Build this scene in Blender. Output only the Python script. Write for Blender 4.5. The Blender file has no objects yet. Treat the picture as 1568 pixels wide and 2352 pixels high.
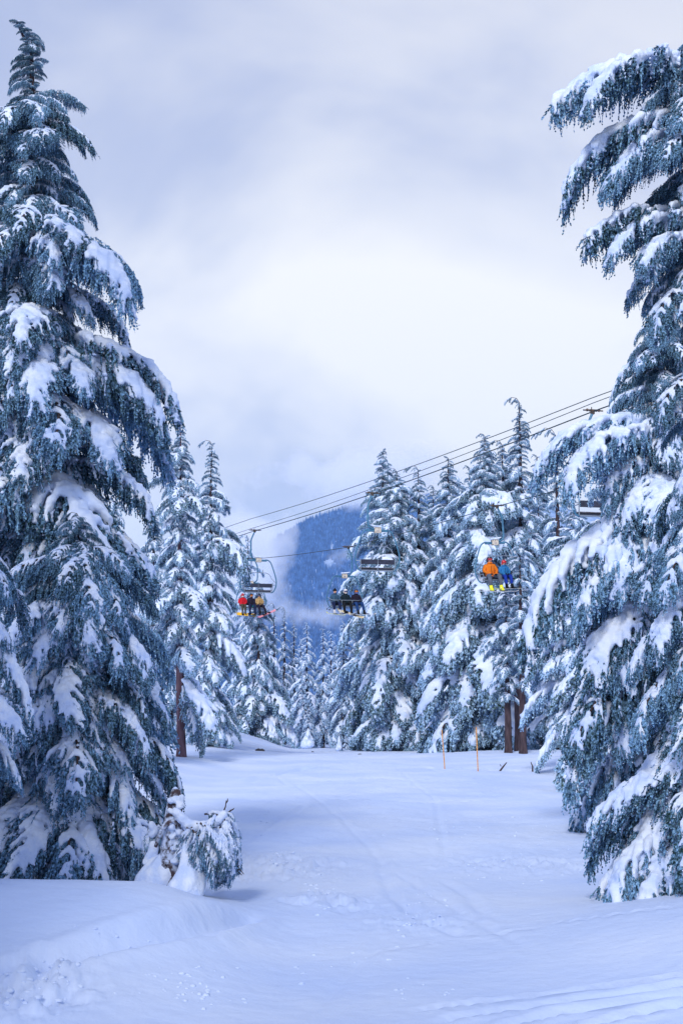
import bpy, bmesh, math, random
import numpy as np
from mathutils import Vector, Matrix, Euler
R = math.radians
sc = bpy.context.scene
COL = sc.collection
rnd = random.Random(7)

# ------------------------------------------------------------------ camera
F = 3267.0            # focal length in pixels of a 1568 x 2352 picture
PITCH = math.atan((1620 - 1176) / F)
EYE = 2.2
cam_d = bpy.data.cameras.new('camera')
cam_d.sensor_fit = 'VERTICAL'; cam_d.sensor_height = 36; cam_d.sensor_width = 24; cam_d.lens = 36 * F / 2352
cam_d.clip_start = 0.1; cam_d.clip_end = 30000
cam = bpy.data.objects.new('camera', cam_d); COL.objects.link(cam)
cam.location = (0, 0, EYE); cam.rotation_euler = (R(90) + PITCH, 0, 0)
sc.camera = cam
def at(u, v, Y):
    """world point at depth Y seen at (u, v) of the 1568 x 2352 photograph"""
    a = (u - 784) / F; b = (1176 - v) / F
    d = Vector((a, math.cos(PITCH) - b * math.sin(PITCH), math.sin(PITCH) + b * math.cos(PITCH)))
    t = Y / d.y
    return Vector((d.x * t, Y, EYE + d.z * t))

# ------------------------------------------------------------------ light
SUN_EL, SUN_AZ = R(37), R(-166)      # azimuth measured from +Y, clockwise positive: sun on the left, a little behind
sun_dir = Vector((math.sin(SUN_AZ) * math.cos(SUN_EL), math.cos(SUN_AZ) * math.cos(SUN_EL), math.sin(SUN_EL)))
sl = bpy.data.lights.new('sun', 'SUN'); sl.energy = 1.5; sl.angle = R(12); sl.color = (1, .93, .86)
so = bpy.data.objects.new('sun', sl); COL.objects.link(so)
so.rotation_euler = sun_dir.to_track_quat('Z', 'Y').to_euler()
w = bpy.data.worlds.new('World'); sc.world = w; w.use_nodes = True
nt = w.node_tree; nt.nodes.clear()
def N(tree, typ, **kw):
    n = tree.nodes.new(typ)
    for k, v in kw.items():
        if k.startswith('i_'):
            key = k[2:]
            key = int(key) if key.isdigit() else key.replace('_', ' ')
            n.inputs[key].default_value = v
        else: setattr(n, k, v)
    return n
def L(tree, a, b): tree.links.new(a, b)
def ramp(tree, stops, interp='LINEAR'):
    n = tree.nodes.new('ShaderNodeValToRGB'); cr = n.color_ramp; cr.interpolation = interp
    while len(cr.elements) < len(stops): cr.elements.new(.5)
    for e, (p, c) in zip(cr.elements, stops):
        e.position = p; e.color = (*c, 1) if len(c) == 3 else c
    return n
tc = N(nt, 'ShaderNodeTexCoord')
sky = N(nt, 'ShaderNodeTexSky', sky_type='NISHITA', sun_disc=False, sun_elevation=SUN_EL, sun_rotation=SUN_AZ)
bg1 = N(nt, 'ShaderNodeBackground', i_1=.10); L(nt, sky.outputs[0], bg1.inputs[0])
mp = N(nt, 'ShaderNodeMapping'); mp.inputs['Scale'].default_value = (1, 1, 1.7); mp.inputs['Location'].default_value = (.35, 0, .2)
L(nt, tc.outputs['Generated'], mp.inputs[0])
n1 = N(nt, 'ShaderNodeTexNoise', i_Scale=3.2, i_Detail=5.0, i_Roughness=.48, i_Distortion=.35); L(nt, mp.outputs[0], n1.inputs['Vector'])
cl = ramp(nt, [(.28, (.38, .415, .56)), (.39, (.50, .52, .61)), (.48, (.70, .695, .70)), (.60, (.86, .83, .76))])
L(nt, n1.outputs['Fac'], cl.inputs[0])
sep = N(nt, 'ShaderNodeSeparateXYZ'); L(nt, tc.outputs['Generated'], sep.inputs[0])
el = N(nt, 'ShaderNodeMapRange', i_1=.30, i_2=.70, i_3=0.0, i_4=.9); L(nt, sep.outputs['Z'], el.inputs[0])
mixc = N(nt, 'ShaderNodeMix', data_type='RGBA'); mixc.inputs['B'].default_value = (.18, .235, .47, 1)
L(nt, el.outputs[0], mixc.inputs['Factor']); L(nt, cl.outputs[0], mixc.inputs['A'])
hz = N(nt, 'ShaderNodeMapRange', i_1=.02, i_2=.17, i_3=.75, i_4=0.0); L(nt, sep.outputs['Z'], hz.inputs[0])
mixh = N(nt, 'ShaderNodeMix', data_type='RGBA'); mixh.inputs['B'].default_value = (.74, .735, .73, 1); L(nt, hz.outputs[0], mixh.inputs['Factor']); L(nt, mixc.outputs['Result'], mixh.inputs['A'])
bg2 = N(nt, 'ShaderNodeBackground', i_1=.71); L(nt, mixh.outputs['Result'], bg2.inputs[0])
ms = N(nt, 'ShaderNodeMixShader', i_0=.94); L(nt, bg1.outputs[0], ms.inputs[1]); L(nt, bg2.outputs[0], ms.inputs[2])
wo = N(nt, 'ShaderNodeOutputWorld'); L(nt, ms.outputs[0], wo.inputs[0])
vs = sc.view_settings; sc.display_settings.display_device = 'sRGB'
vs.view_transform = 'Standard'; vs.look = 'None'; vs.exposure = 0.92; vs.gamma = 1; vs.use_curve_mapping = False
sc.render.engine = 'CYCLES'
sc.cycles.max_bounces = 10; sc.cycles.diffuse_bounces = 3; sc.cycles.glossy_bounces = 2; sc.cycles.transparent_max_bounces = 8
sc.cycles.volume_bounces = 8; sc.cycles.volume_max_steps = 96
sc.cycles.use_denoising = True
sc.cycles.sample_clamp_indirect = 4

# ------------------------------------------------------------------ materials
def mat(name, col=(.5, .5, .5), rough=.6, metal=0.0, spec=.5):
    m = bpy.data.materials.new(name); m.use_nodes = True
    b = m.node_tree.nodes['Principled BSDF']
    b.inputs['Base Color'].default_value = (*col, 1); b.inputs['Roughness'].default_value = rough
    b.inputs['Metallic'].default_value = metal; b.inputs['Specular IOR Level'].default_value = spec
    return m
def grain(m, c1, c2, scale, detail=4, lo=.4, hi=.6, bump=0.0, bscale=None, coord='Object', stretch=None, dist=.02):
    t = m.node_tree; b = t.nodes['Principled BSDF']
    c = N(t, 'ShaderNodeTexCoord'); src = c.outputs[coord]
    if stretch:
        mpp = N(t, 'ShaderNodeMapping'); mpp.inputs['Scale'].default_value = stretch; L(t, src, mpp.inputs[0]); src = mpp.outputs[0]
    n = N(t, 'ShaderNodeTexNoise', i_Scale=scale, i_Detail=detail); L(t, src, n.inputs['Vector'])
    r = ramp(t, [(lo, c1), (hi, c2)]); L(t, n.outputs['Fac'], r.inputs[0]); L(t, r.outputs[0], b.inputs['Base Color'])
    if bump:
        n2 = N(t, 'ShaderNodeTexNoise', i_Scale=bscale or scale, i_Detail=5); L(t, src, n2.inputs['Vector'])
        bp = N(t, 'ShaderNodeBump', i_Strength=bump, i_Distance=dist); L(t, n2.outputs['Fac'], bp.inputs['Height']); L(t, bp.outputs[0], b.inputs['Normal'])
    return m
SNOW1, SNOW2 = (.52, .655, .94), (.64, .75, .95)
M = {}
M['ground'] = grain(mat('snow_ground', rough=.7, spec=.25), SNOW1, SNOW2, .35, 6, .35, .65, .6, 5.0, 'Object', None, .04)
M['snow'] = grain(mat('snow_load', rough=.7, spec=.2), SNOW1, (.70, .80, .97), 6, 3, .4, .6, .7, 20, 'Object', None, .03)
M['rime'] = grain(mat('rimed_snow', rough=.8, spec=.1), (.5, .58, .74), (.75, .81, .95), 30, 3)
def foliage(name, dark, dark2, frost, lo, hi, scale):
    m = mat(name, rough=.75, spec=.2); t = m.node_tree; b = t.nodes['Principled BSDF']
    c = N(t, 'ShaderNodeTexCoord'); oi = N(t, 'ShaderNodeObjectInfo')
    n0 = N(t, 'ShaderNodeTexNoise', i_Scale=5.0, i_Detail=2.0); L(t, c.outputs['Object'], n0.inputs['Vector'])
    r0 = ramp(t, [(.4, dark), (.62, dark2)]); L(t, n0.outputs['Fac'], r0.inputs[0])
    n = N(t, 'ShaderNodeTexNoise', i_Scale=scale, i_Detail=3.0, i_Roughness=.7); L(t, c.outputs['Object'], n.inputs['Vector'])
    ad = N(t, 'ShaderNodeMath', operation='MULTIPLY_ADD', i_1=.10, i_2=-.05); L(t, oi.outputs['Random'], ad.inputs[0])
    a2 = N(t, 'ShaderNodeMath', operation='ADD'); L(t, n.outputs['Fac'], a2.inputs[0]); L(t, ad.outputs[0], a2.inputs[1])
    mr = N(t, 'ShaderNodeMapRange', i_1=lo, i_2=hi); L(t, a2.outputs[0], mr.inputs[0])
    mx = N(t, 'ShaderNodeMix', data_type='RGBA'); mx.inputs['B'].default_value = (*frost, 1)
    L(t, mr.outputs[0], mx.inputs['Factor']); L(t, r0.outputs[0], mx.inputs['A']); L(t, mx.outputs['Result'], b.inputs['Base Color'])
    return m
FROST = (.24, .455, .72)
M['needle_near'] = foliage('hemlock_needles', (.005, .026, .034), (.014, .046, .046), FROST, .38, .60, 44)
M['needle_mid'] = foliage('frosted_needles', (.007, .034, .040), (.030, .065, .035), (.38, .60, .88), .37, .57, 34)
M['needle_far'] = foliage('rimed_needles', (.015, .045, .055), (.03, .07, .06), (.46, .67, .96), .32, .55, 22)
M['bark'] = grain(mat('bark', rough=.9, spec=.1), (.030, .023, .030), (.085, .062, .072), 9, 5, .35, .65, .9, 14, 'Object', (1, 1, .22), .03)
M['bark_red'] = grain(mat('bark_red', rough=.9, spec=.1), (.08, .050, .068), (.15, .10, .13), 9, 5, .35, .65, .9, 14, 'Object', (1, 1, .22), .03)
def rimed(name, base, lo, hi):
    m = grain(mat(name, rough=.9, spec=.1), base[0], base[1], 9, 5, .35, .65, .8, 14, 'Object', (1, 1, .22), .03); t = m.node_tree; b = t.nodes['Principled BSDF']
    src = b.inputs['Base Color'].links[0].from_socket; c = N(t, 'ShaderNodeTexCoord'); n = N(t, 'ShaderNodeTexNoise', i_Scale=9.0, i_Detail=6.0, i_Roughness=.65); L(t, c.outputs['Object'], n.inputs['Vector'])
    mr = N(t, 'ShaderNodeMapRange', i_1=lo, i_2=hi); L(t, n.outputs['Fac'], mr.inputs[0]); mx = N(t, 'ShaderNodeMix', data_type='RGBA'); mx.inputs['B'].default_value = (.55, .66, .88, 1)
    L(t, mr.outputs[0], mx.inputs['Factor']); L(t, src, mx.inputs['A']); L(t, mx.outputs['Result'], b.inputs['Base Color']); return m
M['rimed_bark'] = rimed('rimed_bark', ((.030, .023, .030), (.085, .062, .072)), .44, .56)
M['wood'] = mat('twig', (.045, .03, .03), .9)

# ------------------------------------------------------------------ mesh helpers
def mesh_np(name, V, Fc, mats, midx=None, smooth=False):
    V = np.asarray(V, np.float32); Fc = np.asarray(Fc, np.int32)
    me = bpy.data.meshes.new(name); n, k = Fc.shape
    me.vertices.add(len(V)); me.vertices.foreach_set('co', V.ravel())
    me.loops.add(n * k); me.loops.foreach_set('vertex_index', Fc.ravel())
    me.polygons.add(n); me.polygons.foreach_set('loop_start', np.arange(0, n * k, k, dtype=np.int32))
    for m in mats: me.materials.append(m)
    if midx is not None: me.polygons.foreach_set('material_index', np.asarray(midx, np.int32))
    me.polygons.foreach_set('use_smooth', np.full(n, smooth)); me.update(calc_edges=True)
    return me
def ob(name, me, parent=None, loc=None):
    o = bpy.data.objects.new(name, me); COL.objects.link(o)
    if parent: o.parent = parent
    if loc is not None: o.location = loc
    return o
def tag(o, label=None, cat=None, group=None, kind=None):
    if label: o['label'] = label
    if cat: o['category'] = cat
    if group: o['group'] = group
    if kind: o['kind'] = kind
    return o
def empty(name, loc, rz=0):
    o = bpy.data.objects.new(name, None); COL.objects.link(o); o.location = loc; o.rotation_euler = (0, 0, rz); return o
class MB:
    def __init__(s): s.v = []; s.f = []; s.m = []
    def add(s, vs, fs, mi=0):
        b = len(s.v); s.v += [tuple(v) for v in vs]; s.f += [tuple(i + b for i in f) for f in fs]; s.m += [mi] * len(fs)
    def box(s, c, sz, rot=None, mi=0, bev=0):
        bm = bmesh.new(); bmesh.ops.create_cube(bm, size=1); bmesh.ops.scale(bm, vec=sz, verts=bm.verts)
        if bev: bmesh.ops.bevel(bm, geom=bm.edges[:], offset=bev, segments=2, affect='EDGES')
        mt = Matrix.Translation(c) @ ((rot.to_matrix().to_4x4()) if rot else Matrix())
        bm.transform(mt); bm.verts.index_update()
        s.add([v.co for v in bm.verts], [[v.index for v in f.verts] for f in bm.faces], mi); bm.free()
    def tube(s, pts, r, n=8, mi=0, cap=True):
        pts = [Vector(p) for p in pts]; rs = r if isinstance(r, (list, tuple)) else [r] * len(pts)
        rings = []; up = None
        for i, p in enumerate(pts):
            t = (pts[min(i + 1, len(pts) - 1)] - pts[max(i - 1, 0)]).normalized()
            if up is None: up = t.orthogonal().normalized()
            up = (up - t * up.dot(t)).normalized(); sd = t.cross(up)
            rings.append([p + (up * math.cos(a) + sd * math.sin(a)) * rs[i] for a in [2 * math.pi * k / n for k in range(n)]])
        vs = [v for rg in rings for v in rg]; fs = []
        for i in range(len(pts) - 1):
            for k in range(n): fs.append((i * n + k, i * n + (k + 1) % n, (i + 1) * n + (k + 1) % n, (i + 1) * n + k))
        if cap: fs.append(tuple(range(n - 1, -1, -1))); fs.append(tuple((len(pts) - 1) * n + k for k in range(n)))
        s.add(vs, fs, mi)
    def ball(s, c, sz, mi=0, seg=10, rot=None):
        bm = bmesh.new(); bmesh.ops.create_uvsphere(bm, u_segments=seg, v_segments=max(6, seg * 2 // 3), radius=1)
        bmesh.ops.scale(bm, vec=sz if not isinstance(sz, (int, float)) else (sz,) * 3, verts=bm.verts)
        bm.transform(Matrix.Translation(c) @ ((rot.to_matrix().to_4x4()) if rot else Matrix())); bm.verts.index_update()
        s.add([v.co for v in bm.verts], [[v.index for v in f.verts] for f in bm.faces], mi); bm.free()
    def build(s, name, mats, parent=None, smooth=True, loc=None):
        me = bpy.data.meshes.new(name); me.from_pydata(s.v, [], s.f)
        for m in (mats if isinstance(mats, (list, tuple)) else [mats]): me.materials.append(m)
        me.polygons.foreach_set('material_index', s.m); me.polygons.foreach_set('use_smooth', [smooth] * len(s.f)); me.update()
        if smooth:
            try: me.set_sharp_from_angle(angle=R(40))
            except Exception: pass
        return ob(name, me, parent, loc)
def curve_pts(ctrl, n=8):
    """Catmull-Rom through the control points"""
    P = [Vector(p) for p in ctrl]; P = [P[0] * 2 - P[1]] + P + [P[-1] * 2 - P[-2]]; out = []
    for i in range(1, len(P) - 2):
        for k in range(n):
            t = k / n; a, b, c, d = P[i - 1], P[i], P[i + 1], P[i + 2]
            out.append(.5 * ((2 * b) + (c - a) * t + (2 * a - 5 * b + 4 * c - d) * t * t + (3 * b - a - 3 * c + d) * t ** 3))
    out.append(P[-2]); return out
SCRATCH = bpy.data.scenes.new('scratch')      # modifiers are evaluated in a scene of their own, then the scene is dropped
def evaluated(o):
    SCRATCH.collection.objects.link(o)
    with bpy.context.temp_override(scene=SCRATCH, view_layer=SCRATCH.view_layers[0]):
        dg = bpy.context.evaluated_depsgraph_get(); me = bpy.data.meshes.new_from_object(o.evaluated_get(dg))
    bpy.data.objects.remove(o); return me
def ico(sub):
    bm = bmesh.new(); bmesh.ops.create_icosphere(bm, subdivisions=sub, radius=1)
    v = np.array([x.co[:] for x in bm.verts]); f = np.array([[y.index for y in x.verts] for x in bm.faces]); bm.free(); return v, f
ICO1 = ico(1); ICO2 = ico(2)
def blobs_mesh(name, bl, voxel, m, rng, jit=.15, smooth_it=2, flat=.8):
    """union of many balls, melted into one skin of snow"""
    V0, F0 = ICO1; bl = np.asarray(bl); n = len(bl)
    V = V0[None] * (1 + rng.uniform(-jit, jit, (n, len(V0), 1))) * bl[:, 3][:, None, None]
    V[:, :, 2] *= flat
    V = V + bl[:, None, :3]
    Fs = F0[None] + (np.arange(n) * len(V0))[:, None, None]
    me = mesh_np('tmp', V.reshape(-1, 3), Fs.reshape(-1, 3), [])
    o = bpy.data.objects.new('tmp', me)
    md = o.modifiers.new('r', 'REMESH'); md.mode = 'VOXEL'; md.voxel_size = voxel
    s = o.modifiers.new('s', 'SMOOTH'); s.iterations = smooth_it; s.factor = .5
    out = evaluated(o); out.name = name; bpy.data.meshes.remove(me)
    out.materials.clear(); out.materials.append(m); out.polygons.foreach_set('use_smooth', [True] * len(out.polygons))
    return out
# vectorised value noise
_perm = np.random.RandomState(3).rand(256, 256).astype(np.float32)
def vnoise(x, y):
    xi = np.floor(x).astype(int); yi = np.floor(y).astype(int); fx = x - xi; fy = y - yi
    fx = fx * fx * (3 - 2 * fx); fy = fy * fy * (3 - 2 * fy)
    a = _perm[xi & 255, yi & 255]; b = _perm[(xi + 1) & 255, yi & 255]; c = _perm[xi & 255, (yi + 1) & 255]; d = _perm[(xi + 1) & 255, (yi + 1) & 255]
    return (a * (1 - fx) + b * fx) * (1 - fy) + (c * (1 - fx) + d * fx) * fy - .5
def fbm(x, y, o=4):
    s = 0; a = 1
    for i in range(o): s = s + a * vnoise(x + 17.3 * i, y + 5.1 * i); x = x * 2.03; y = y * 2.03; a *= .5
    return s
def sm(t): t = np.clip(t, 0, 1); return t * t * (3 - 2 * t)

# ------------------------------------------------------------------ ground
def ground0(x, y):
    x = np.asarray(x, float); y = np.asarray(y, float)
    z = -1.6 * sm((y - 55) / 95) - .12 * np.clip(y - 150, 0, 1350)
    z = z + .58 * np.exp(-((y - 13.6) / 2.3) ** 2) * sm((-x - .35) / 1.7)               # bank in front of the left trees
    z = z + .45 * np.exp(-((y - 13.2) / 3.0) ** 2) * sm((x - .9) / 3.6)                 # bank under the right tree
    z = z + .35 * sm((-x - 3.6) / 3) * np.exp(-((y - 42) / 16) ** 2)
    z = z + 1.15 * sm((-x - 2.5) / 5) * np.exp(-((y - 92) / 26) ** 2)
    z = z + .35 * np.exp(-((x - 10) / 3.5) ** 2 - ((y - 58) / 9) ** 2)
    z = z + .10 * fbm(x * .22 + 3, y * .16) * sm((y - 4) / 8) + .25 * fbm(x * .09, y * .09 + 9) * sm((y - 20) / 30)
    return z
def gz(x, y): return float(ground0(np.array([x]), np.array([y]))[0])
_TS = np.geomspace(5, 400, 500)
def on_ground(u, v):
    a = at(u, v, 1.0); c = Vector((0, 0, EYE)); d = a - c
    g = ground0(d.x * _TS, d.y * _TS); hit = np.nonzero(EYE + d.z * _TS <= g)[0]; k = hit[0] if len(hit) else len(_TS) - 1
    lo, hi = _TS[max(k - 1, 0)], _TS[k]; t2 = np.linspace(lo, hi, 24); g = ground0(d.x * t2, d.y * t2); h2 = np.nonzero(EYE + d.z * t2 <= g)[0]
    t = t2[h2[0]] if len(h2) else hi; return c + d * float(t)
tracks = []
for pts, wd, dp in [
    ([(930, 2324), (1100, 2305), (1250, 2288), (1400, 2268), (1600, 2238)], .045, .035),
    ([(980, 2350), (1150, 2325), (1330, 2300), (1450, 2285), (1600, 2262)], .055, .045),
    ([(1130, 2362), (1280, 2330), (1420, 2312), (1600, 2286)], .05, .04),
    ([(1330, 2362), (1430, 2338), (1600, 2306)], .05, .04),
    ([(830, 2197), (940, 2176), (1000, 2164)], .03, .02), ([(1040, 2150), (1150, 2146), (1290, 2120), (1400, 2104), (1600, 2078)], .04, .025),
    ([(640, 2065), (690, 2080), (735, 2068)], .08, .03),
    ([(860, 1960), (900, 2060), (980, 2120), (1060, 2150)], .07, .015), ([(1010, 2020), (1080, 2060), (1110, 2110)], .07, .012),
    ([(1200, 1770), (1000, 1800), (700, 1850), (520, 1960), (480, 2060)], .07, .014), ([(900, 1750), (1000, 1840), (1020, 1960), (900, 2130), (700, 2340)], .06, .008), ([(600, 1760), (760, 1860), (900, 2000), (1250, 2200)], .06, .009), ([(600, 1840), (760, 1835), (980, 1845), (1150, 1835)], .09, .03), ([(700, 1800), (900, 1790), (1100, 1800)], .12, .04),
    ([(550, 1800), (700, 1765), (900, 1752)], .15, .05), ([(650, 1900), (900, 1880), (1250, 1890)], .08, .02)]:
    tracks.append(([on_ground(*p) for p in pts], wd, dp))
tracks.append(([on_ground(*p) for p in [(60, 2207), (150, 2192), (250, 2160), (340, 2141), (450, 2121), (600, 2096)]], .11, .055))
step = [on_ground(*p) for p in [(-60, 2215), (60, 2205), (150, 2190), (250, 2157), (340, 2138), (450, 2118), (560, 2102), (600, 2098)]]
def polydist(px, py, line):
    best = np.full(px.shape, 1e9); sgn = np.zeros(px.shape); tt = np.zeros(px.shape); n = len(line) - 1
    for i in range(n):
        ax, ay, bx, by = line[i].x, line[i].y, line[i + 1].x, line[i + 1].y
        dx, dy = bx - ax, by - ay; l2 = dx * dx + dy * dy
        t = np.clip(((px - ax) * dx + (py - ay) * dy) / l2, 0, 1)
        d = np.hypot(px - ax - t * dx, py - ay - t * dy); m = d < best
        best = np.where(m, d, best); sgn = np.where(m, np.sign((px - ax) * dy - (py - ay) * dx), sgn); tt = np.where(m, (i + t) / n, tt)
    return best, sgn, tt
def spots(px, py, lst):
    s = 0
    for u, v, rx, ry in lst:
        p = on_ground(u, v); s = s + np.exp(-((px - p.x) / rx) ** 2 - ((py - p.y) / ry) ** 2)
    return np.clip(s, 0, 1.2)
def ground(x, y):
    z = ground0(x, y)
    near = (y > 5) & (y < 90)
    for ln, wd, dp in tracks:
        xs = x[near]; ys = y[near]; d, s, t = polydist(xs, ys, ln)
        d = d + .25 * wd * fbm(xs * 6, ys * 6, 2)
        fade = sm(t / .12) * sm((1 - t) / .06)
        z[near] += fade * dp * 1.7 * (-np.exp(-(d / wd) ** 2) + .45 * np.exp(-((d - 2 * wd) / wd) ** 2))
    xs = x[near]; ys = y[near]; d, s, t = polydist(xs, ys, step)
    dd = d * s + .05 * fbm(xs * 1.2, ys * 1.2, 2)
    z[near] += -.06 * sm((1 - t) / .35) * sm(t / .1) * np.exp(-np.clip(dd, 0, 9) / .6) * sm((dd + .08) / .2) * (d < 3)
    # churned snow
    ch = spots(xs, ys, [(40, 2270, .55, .5), (120, 2215, .35, .3), (-40, 2300, .6, .6), (620, 1975, .8, .8), (700, 1990, .7, .8), (740, 2060, .4, .5), (950, 2120, .5, .6), (800, 2080, .3, .5), (600, 2010, .8, .7), (1190, 1985, 1.2, 1.2)])
    z[near] += ch * (.11 * fbm(xs * 7, ys * 5, 4) + .05 * np.abs(fbm(xs * 15, ys * 12, 2)))
    run = sm((ys - 17) / 6) * np.exp(-((xs - .2 - .05 * ys) / (3 + .08 * ys)) ** 4)
    z[near] += run * (.05 * fbm(xs * 1.3 + ys * .25, ys * .9, 4) + .02 * fbm(xs * 4, ys * 9, 3))
    # footprints beside the bamboo poles
    fp = 0
    for k in range(16):
        p = on_ground(985 + k * 13 + (k * 37 % 7), 1760 + (k % 2) * 4 + 4); fp = fp + np.exp(-((xs - p.x) / .16) ** 2 - ((ys - p.y) / .35) ** 2)
    z[near] -= .14 * np.clip(fp, 0, 1)
    z += .006 * fbm(x * 3, y * 3, 3) * (y < 60)
    return z
ys_ = np.concatenate([np.linspace(-40, 4, 16), np.geomspace(4.6, 200, 620), np.geomspace(215, 9000, 24)])
cx = np.linspace(-1, 1, 640); cxs = np.sign(cx) * (np.abs(cx) * .31 + np.clip(np.abs(cx) - .82, 0, 1) ** 2 * 60)
X = cxs[None, :] * np.minimum(np.abs(ys_)[:, None] + 1.5, 1500) ; Y = np.repeat(ys_[:, None], 640, 1)
Z = ground(X.ravel().copy(), Y.ravel().copy())
nr, nc = len(ys_), 640
idx = np.arange(nr * nc).reshape(nr, nc)
Fq = np.stack([idx[:-1, :-1], idx[:-1, 1:], idx[1:, 1:], idx[1:, :-1]], -1).reshape(-1, 4)
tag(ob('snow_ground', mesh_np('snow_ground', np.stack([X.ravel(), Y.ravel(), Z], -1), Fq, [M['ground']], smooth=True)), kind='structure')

# ------------------------------------------------------------------ boughs
def gen_bough(seed, a0, a1, lod, snow):
    rng = np.random.RandomState(seed)
    P = dict(hi=(16, 8, 14, .027, .0068), mid=(12, 5, 7, .048, .013), far=(7, 4, 4, .10, .030))[lod]; rad = dict(hi=.80, mid=.92, far=1.0)[lod]
    nst, nk, nsp, sl_, sw_ = P
    # main axis
    n = 24; pts = [np.zeros(3)]; d = []; yaw = 0
    for i in range(n):
        s = i / n; a = R(a0 + (a1 - a0) * s ** 1.15 + rng.uniform(-3, 3)); yaw += rng.uniform(-.05, .05)
        dv = np.array([math.cos(a) * math.cos(yaw), math.cos(a) * math.sin(yaw), math.sin(a)]); d.append(dv); pts.append(pts[-1] + dv / n)
    pts = np.array(pts); d.append(d[-1])
    tas = []; bl = []       # tassels: start, dir, length
    wood = MB(); wood.tube([Vector(p) for p in pts[::4]], [.020 * (1 - .8 * i / 6) for i in range(len(pts[::4]))], 5, 0)
    ph = rng.uniform(0, 6)
    def cover(s, k=0): return .5 + .5 * math.sin(s * 13 + ph + k * 2.1) + rng.uniform(-.35, .35)
    for i in range(nst):
        s = .10 + .88 * (i + rng.uniform(-.3, .3)) / (nst - 1); s = min(max(s, .05), .99)
        k = int(s * n); p0 = pts[k]; t0 = d[k]
        env = min(s / .3 + .25, 1) * ((1 - s) ** .75 * .95 + .10)
        side0 = np.cross(t0, [0, 0, 1]); side0 /= np.linalg.norm(side0) + 1e-9
        for sd in (-1, 1):
            Lb = .40 * env * rng.uniform(.65, 1.15)
            sp = R(rng.uniform(26, 58)); dv = t0 * math.cos(sp) + side0 * sd * math.sin(sp); dv[2] += rng.uniform(0, .15)
            p = p0.copy(); cov = cover(s, sd); st = Lb / nk
            bp = [p.copy()]
            for j in range(nk):
                q = j / nk
                dv = dv / np.linalg.norm(dv); p = p + dv * st; dv = dv + np.array([0, 0, -.30 / nk * 2.4]); bp.append(p.copy())
                for _ in range(1 + (rng.rand() < .45) if lod != 'far' else 1):
                    dn = np.array([0, 0, -1.0]) + dv * rng.uniform(.2, .8) + rng.normal(0, .15, 3); dn /= np.linalg.norm(dn)
                    tas.append((p + rng.normal(0, .006, 3), dn, rng.choice((rng.uniform(.06, .14), rng.uniform(.14, .27))) * (1.15 - .5 * q) * (.6 + .6 * env)))
            dv /= np.linalg.norm(dv); tas.append((p, dv, .07 + .06 * env))
            if snow > 0:
                for j in range(nk + 1):
                    q = j / nk
                    rr = rad * rng.uniform(.72, 1.2) * (.044 - .022 * q) * (.6 + .5 * env) * snow * (.72 + .4 * min(max(cov, 0), 1))
                    if cov > -.22 + .22 * q and q < .75 + .4 * snow and rng.rand() < (.80 if lod == 'hi' else .9):
                        pb = bp[j]; bl.append((pb[0], pb[1], pb[2] + rr * .45, rr))
                        if j and cov > .3:
                            m_ = (bp[j] + bp[j - 1]) / 2; bl.append((m_[0], m_[1], m_[2] + rr * .5, rr * .98))
                        if rng.rand() < .62 * snow and q > .1:
                            fd = np.array([0, 0, -1.0]) + dv * rng.uniform(.5, 1.3) + rng.normal(0, .2, 3); fd /= np.linalg.norm(fd); fl = rng.uniform(.05, .15)
                            for w_ in range(5): bl.append((*(pb + fd * fl * w_ / 4 + [0, 0, rr * .3]), max(rr * (.72 - .11 * w_), .012)))
        for _ in range(3):
            dn = np.array([0, 0, -1.0]) + t0 * rng.uniform(.3, .9) + rng.normal(0, .3, 3); dn /= np.linalg.norm(dn)
            tas.append((p0, dn, rng.uniform(.06, .14)))
    if snow > 0:
        for i in range(2, int(n * .93)):
            s = i / n; rr = rad * .052 * snow * (1.12 - .7 * s) * (.8 + .25 * math.sin(s * 17 + ph)) * min(1, .5 + s * 3)
            if rng.rand() < .95: bl.append((*(pts[i] + [0, rng.uniform(-.012, .012), rr * .5]), rr))
    # tip leader
    tas.append((pts[-1], d[-1], .10))
    T0 = np.array([t[0] for t in tas]); TD = np.array([t[1] for t in tas]); TL = np.array([t[2] for t in tas])
    nT = len(tas)
    q = (np.arange(nsp) + .5) / nsp
    base = T0[:, None] + TD[:, None] * (TL[:, None] * q[None])[..., None]
    base[..., 2] -= (q ** 2)[None] * .02
    rv = rng.normal(0, 1, (nT, nsp, 3)); rv -= (rv * TD[:, None]).sum(-1, keepdims=True) * TD[:, None]; rv /= np.linalg.norm(rv, axis=-1, keepdims=True) + 1e-9
    sd = TD[:, None] * 1.0 + rv * rng.uniform(.25, .8, (nT, nsp, 1)); sd /= np.linalg.norm(sd, axis=-1, keepdims=True)
    ll = sl_ * rng.uniform(.6, 1.2, (nT, nsp, 1)) * (1.15 - .5 * q)[None, :, None]
    tip = base + sd * ll
    wv = np.cross(sd, rng.normal(0, 1, (nT, nsp, 3))); wv /= np.linalg.norm(wv, axis=-1, keepdims=True) + 1e-9
    mid = base + sd * ll * .45
    V = np.stack([base, mid + wv * sw_, tip, mid - wv * sw_], 2).reshape(-1, 3)
    nq = nT * nsp; Q = np.arange(nq * 4).reshape(nq, 4)
    # tassel spine as a longer kite
    wv2 = np.cross(TD, rng.normal(0, 1, (nT, 3))); wv2 /= np.linalg.norm(wv2, axis=-1, keepdims=True)
    V2 = np.stack([T0, T0 + TD * TL[:, None] * .4 + wv2 * sw_ * .9, T0 + TD * TL[:, None] * 1.05 - [0, 0, .015], T0 + TD * TL[:, None] * .4 - wv2 * sw_ * .9], 1).reshape(-1, 3)
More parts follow.
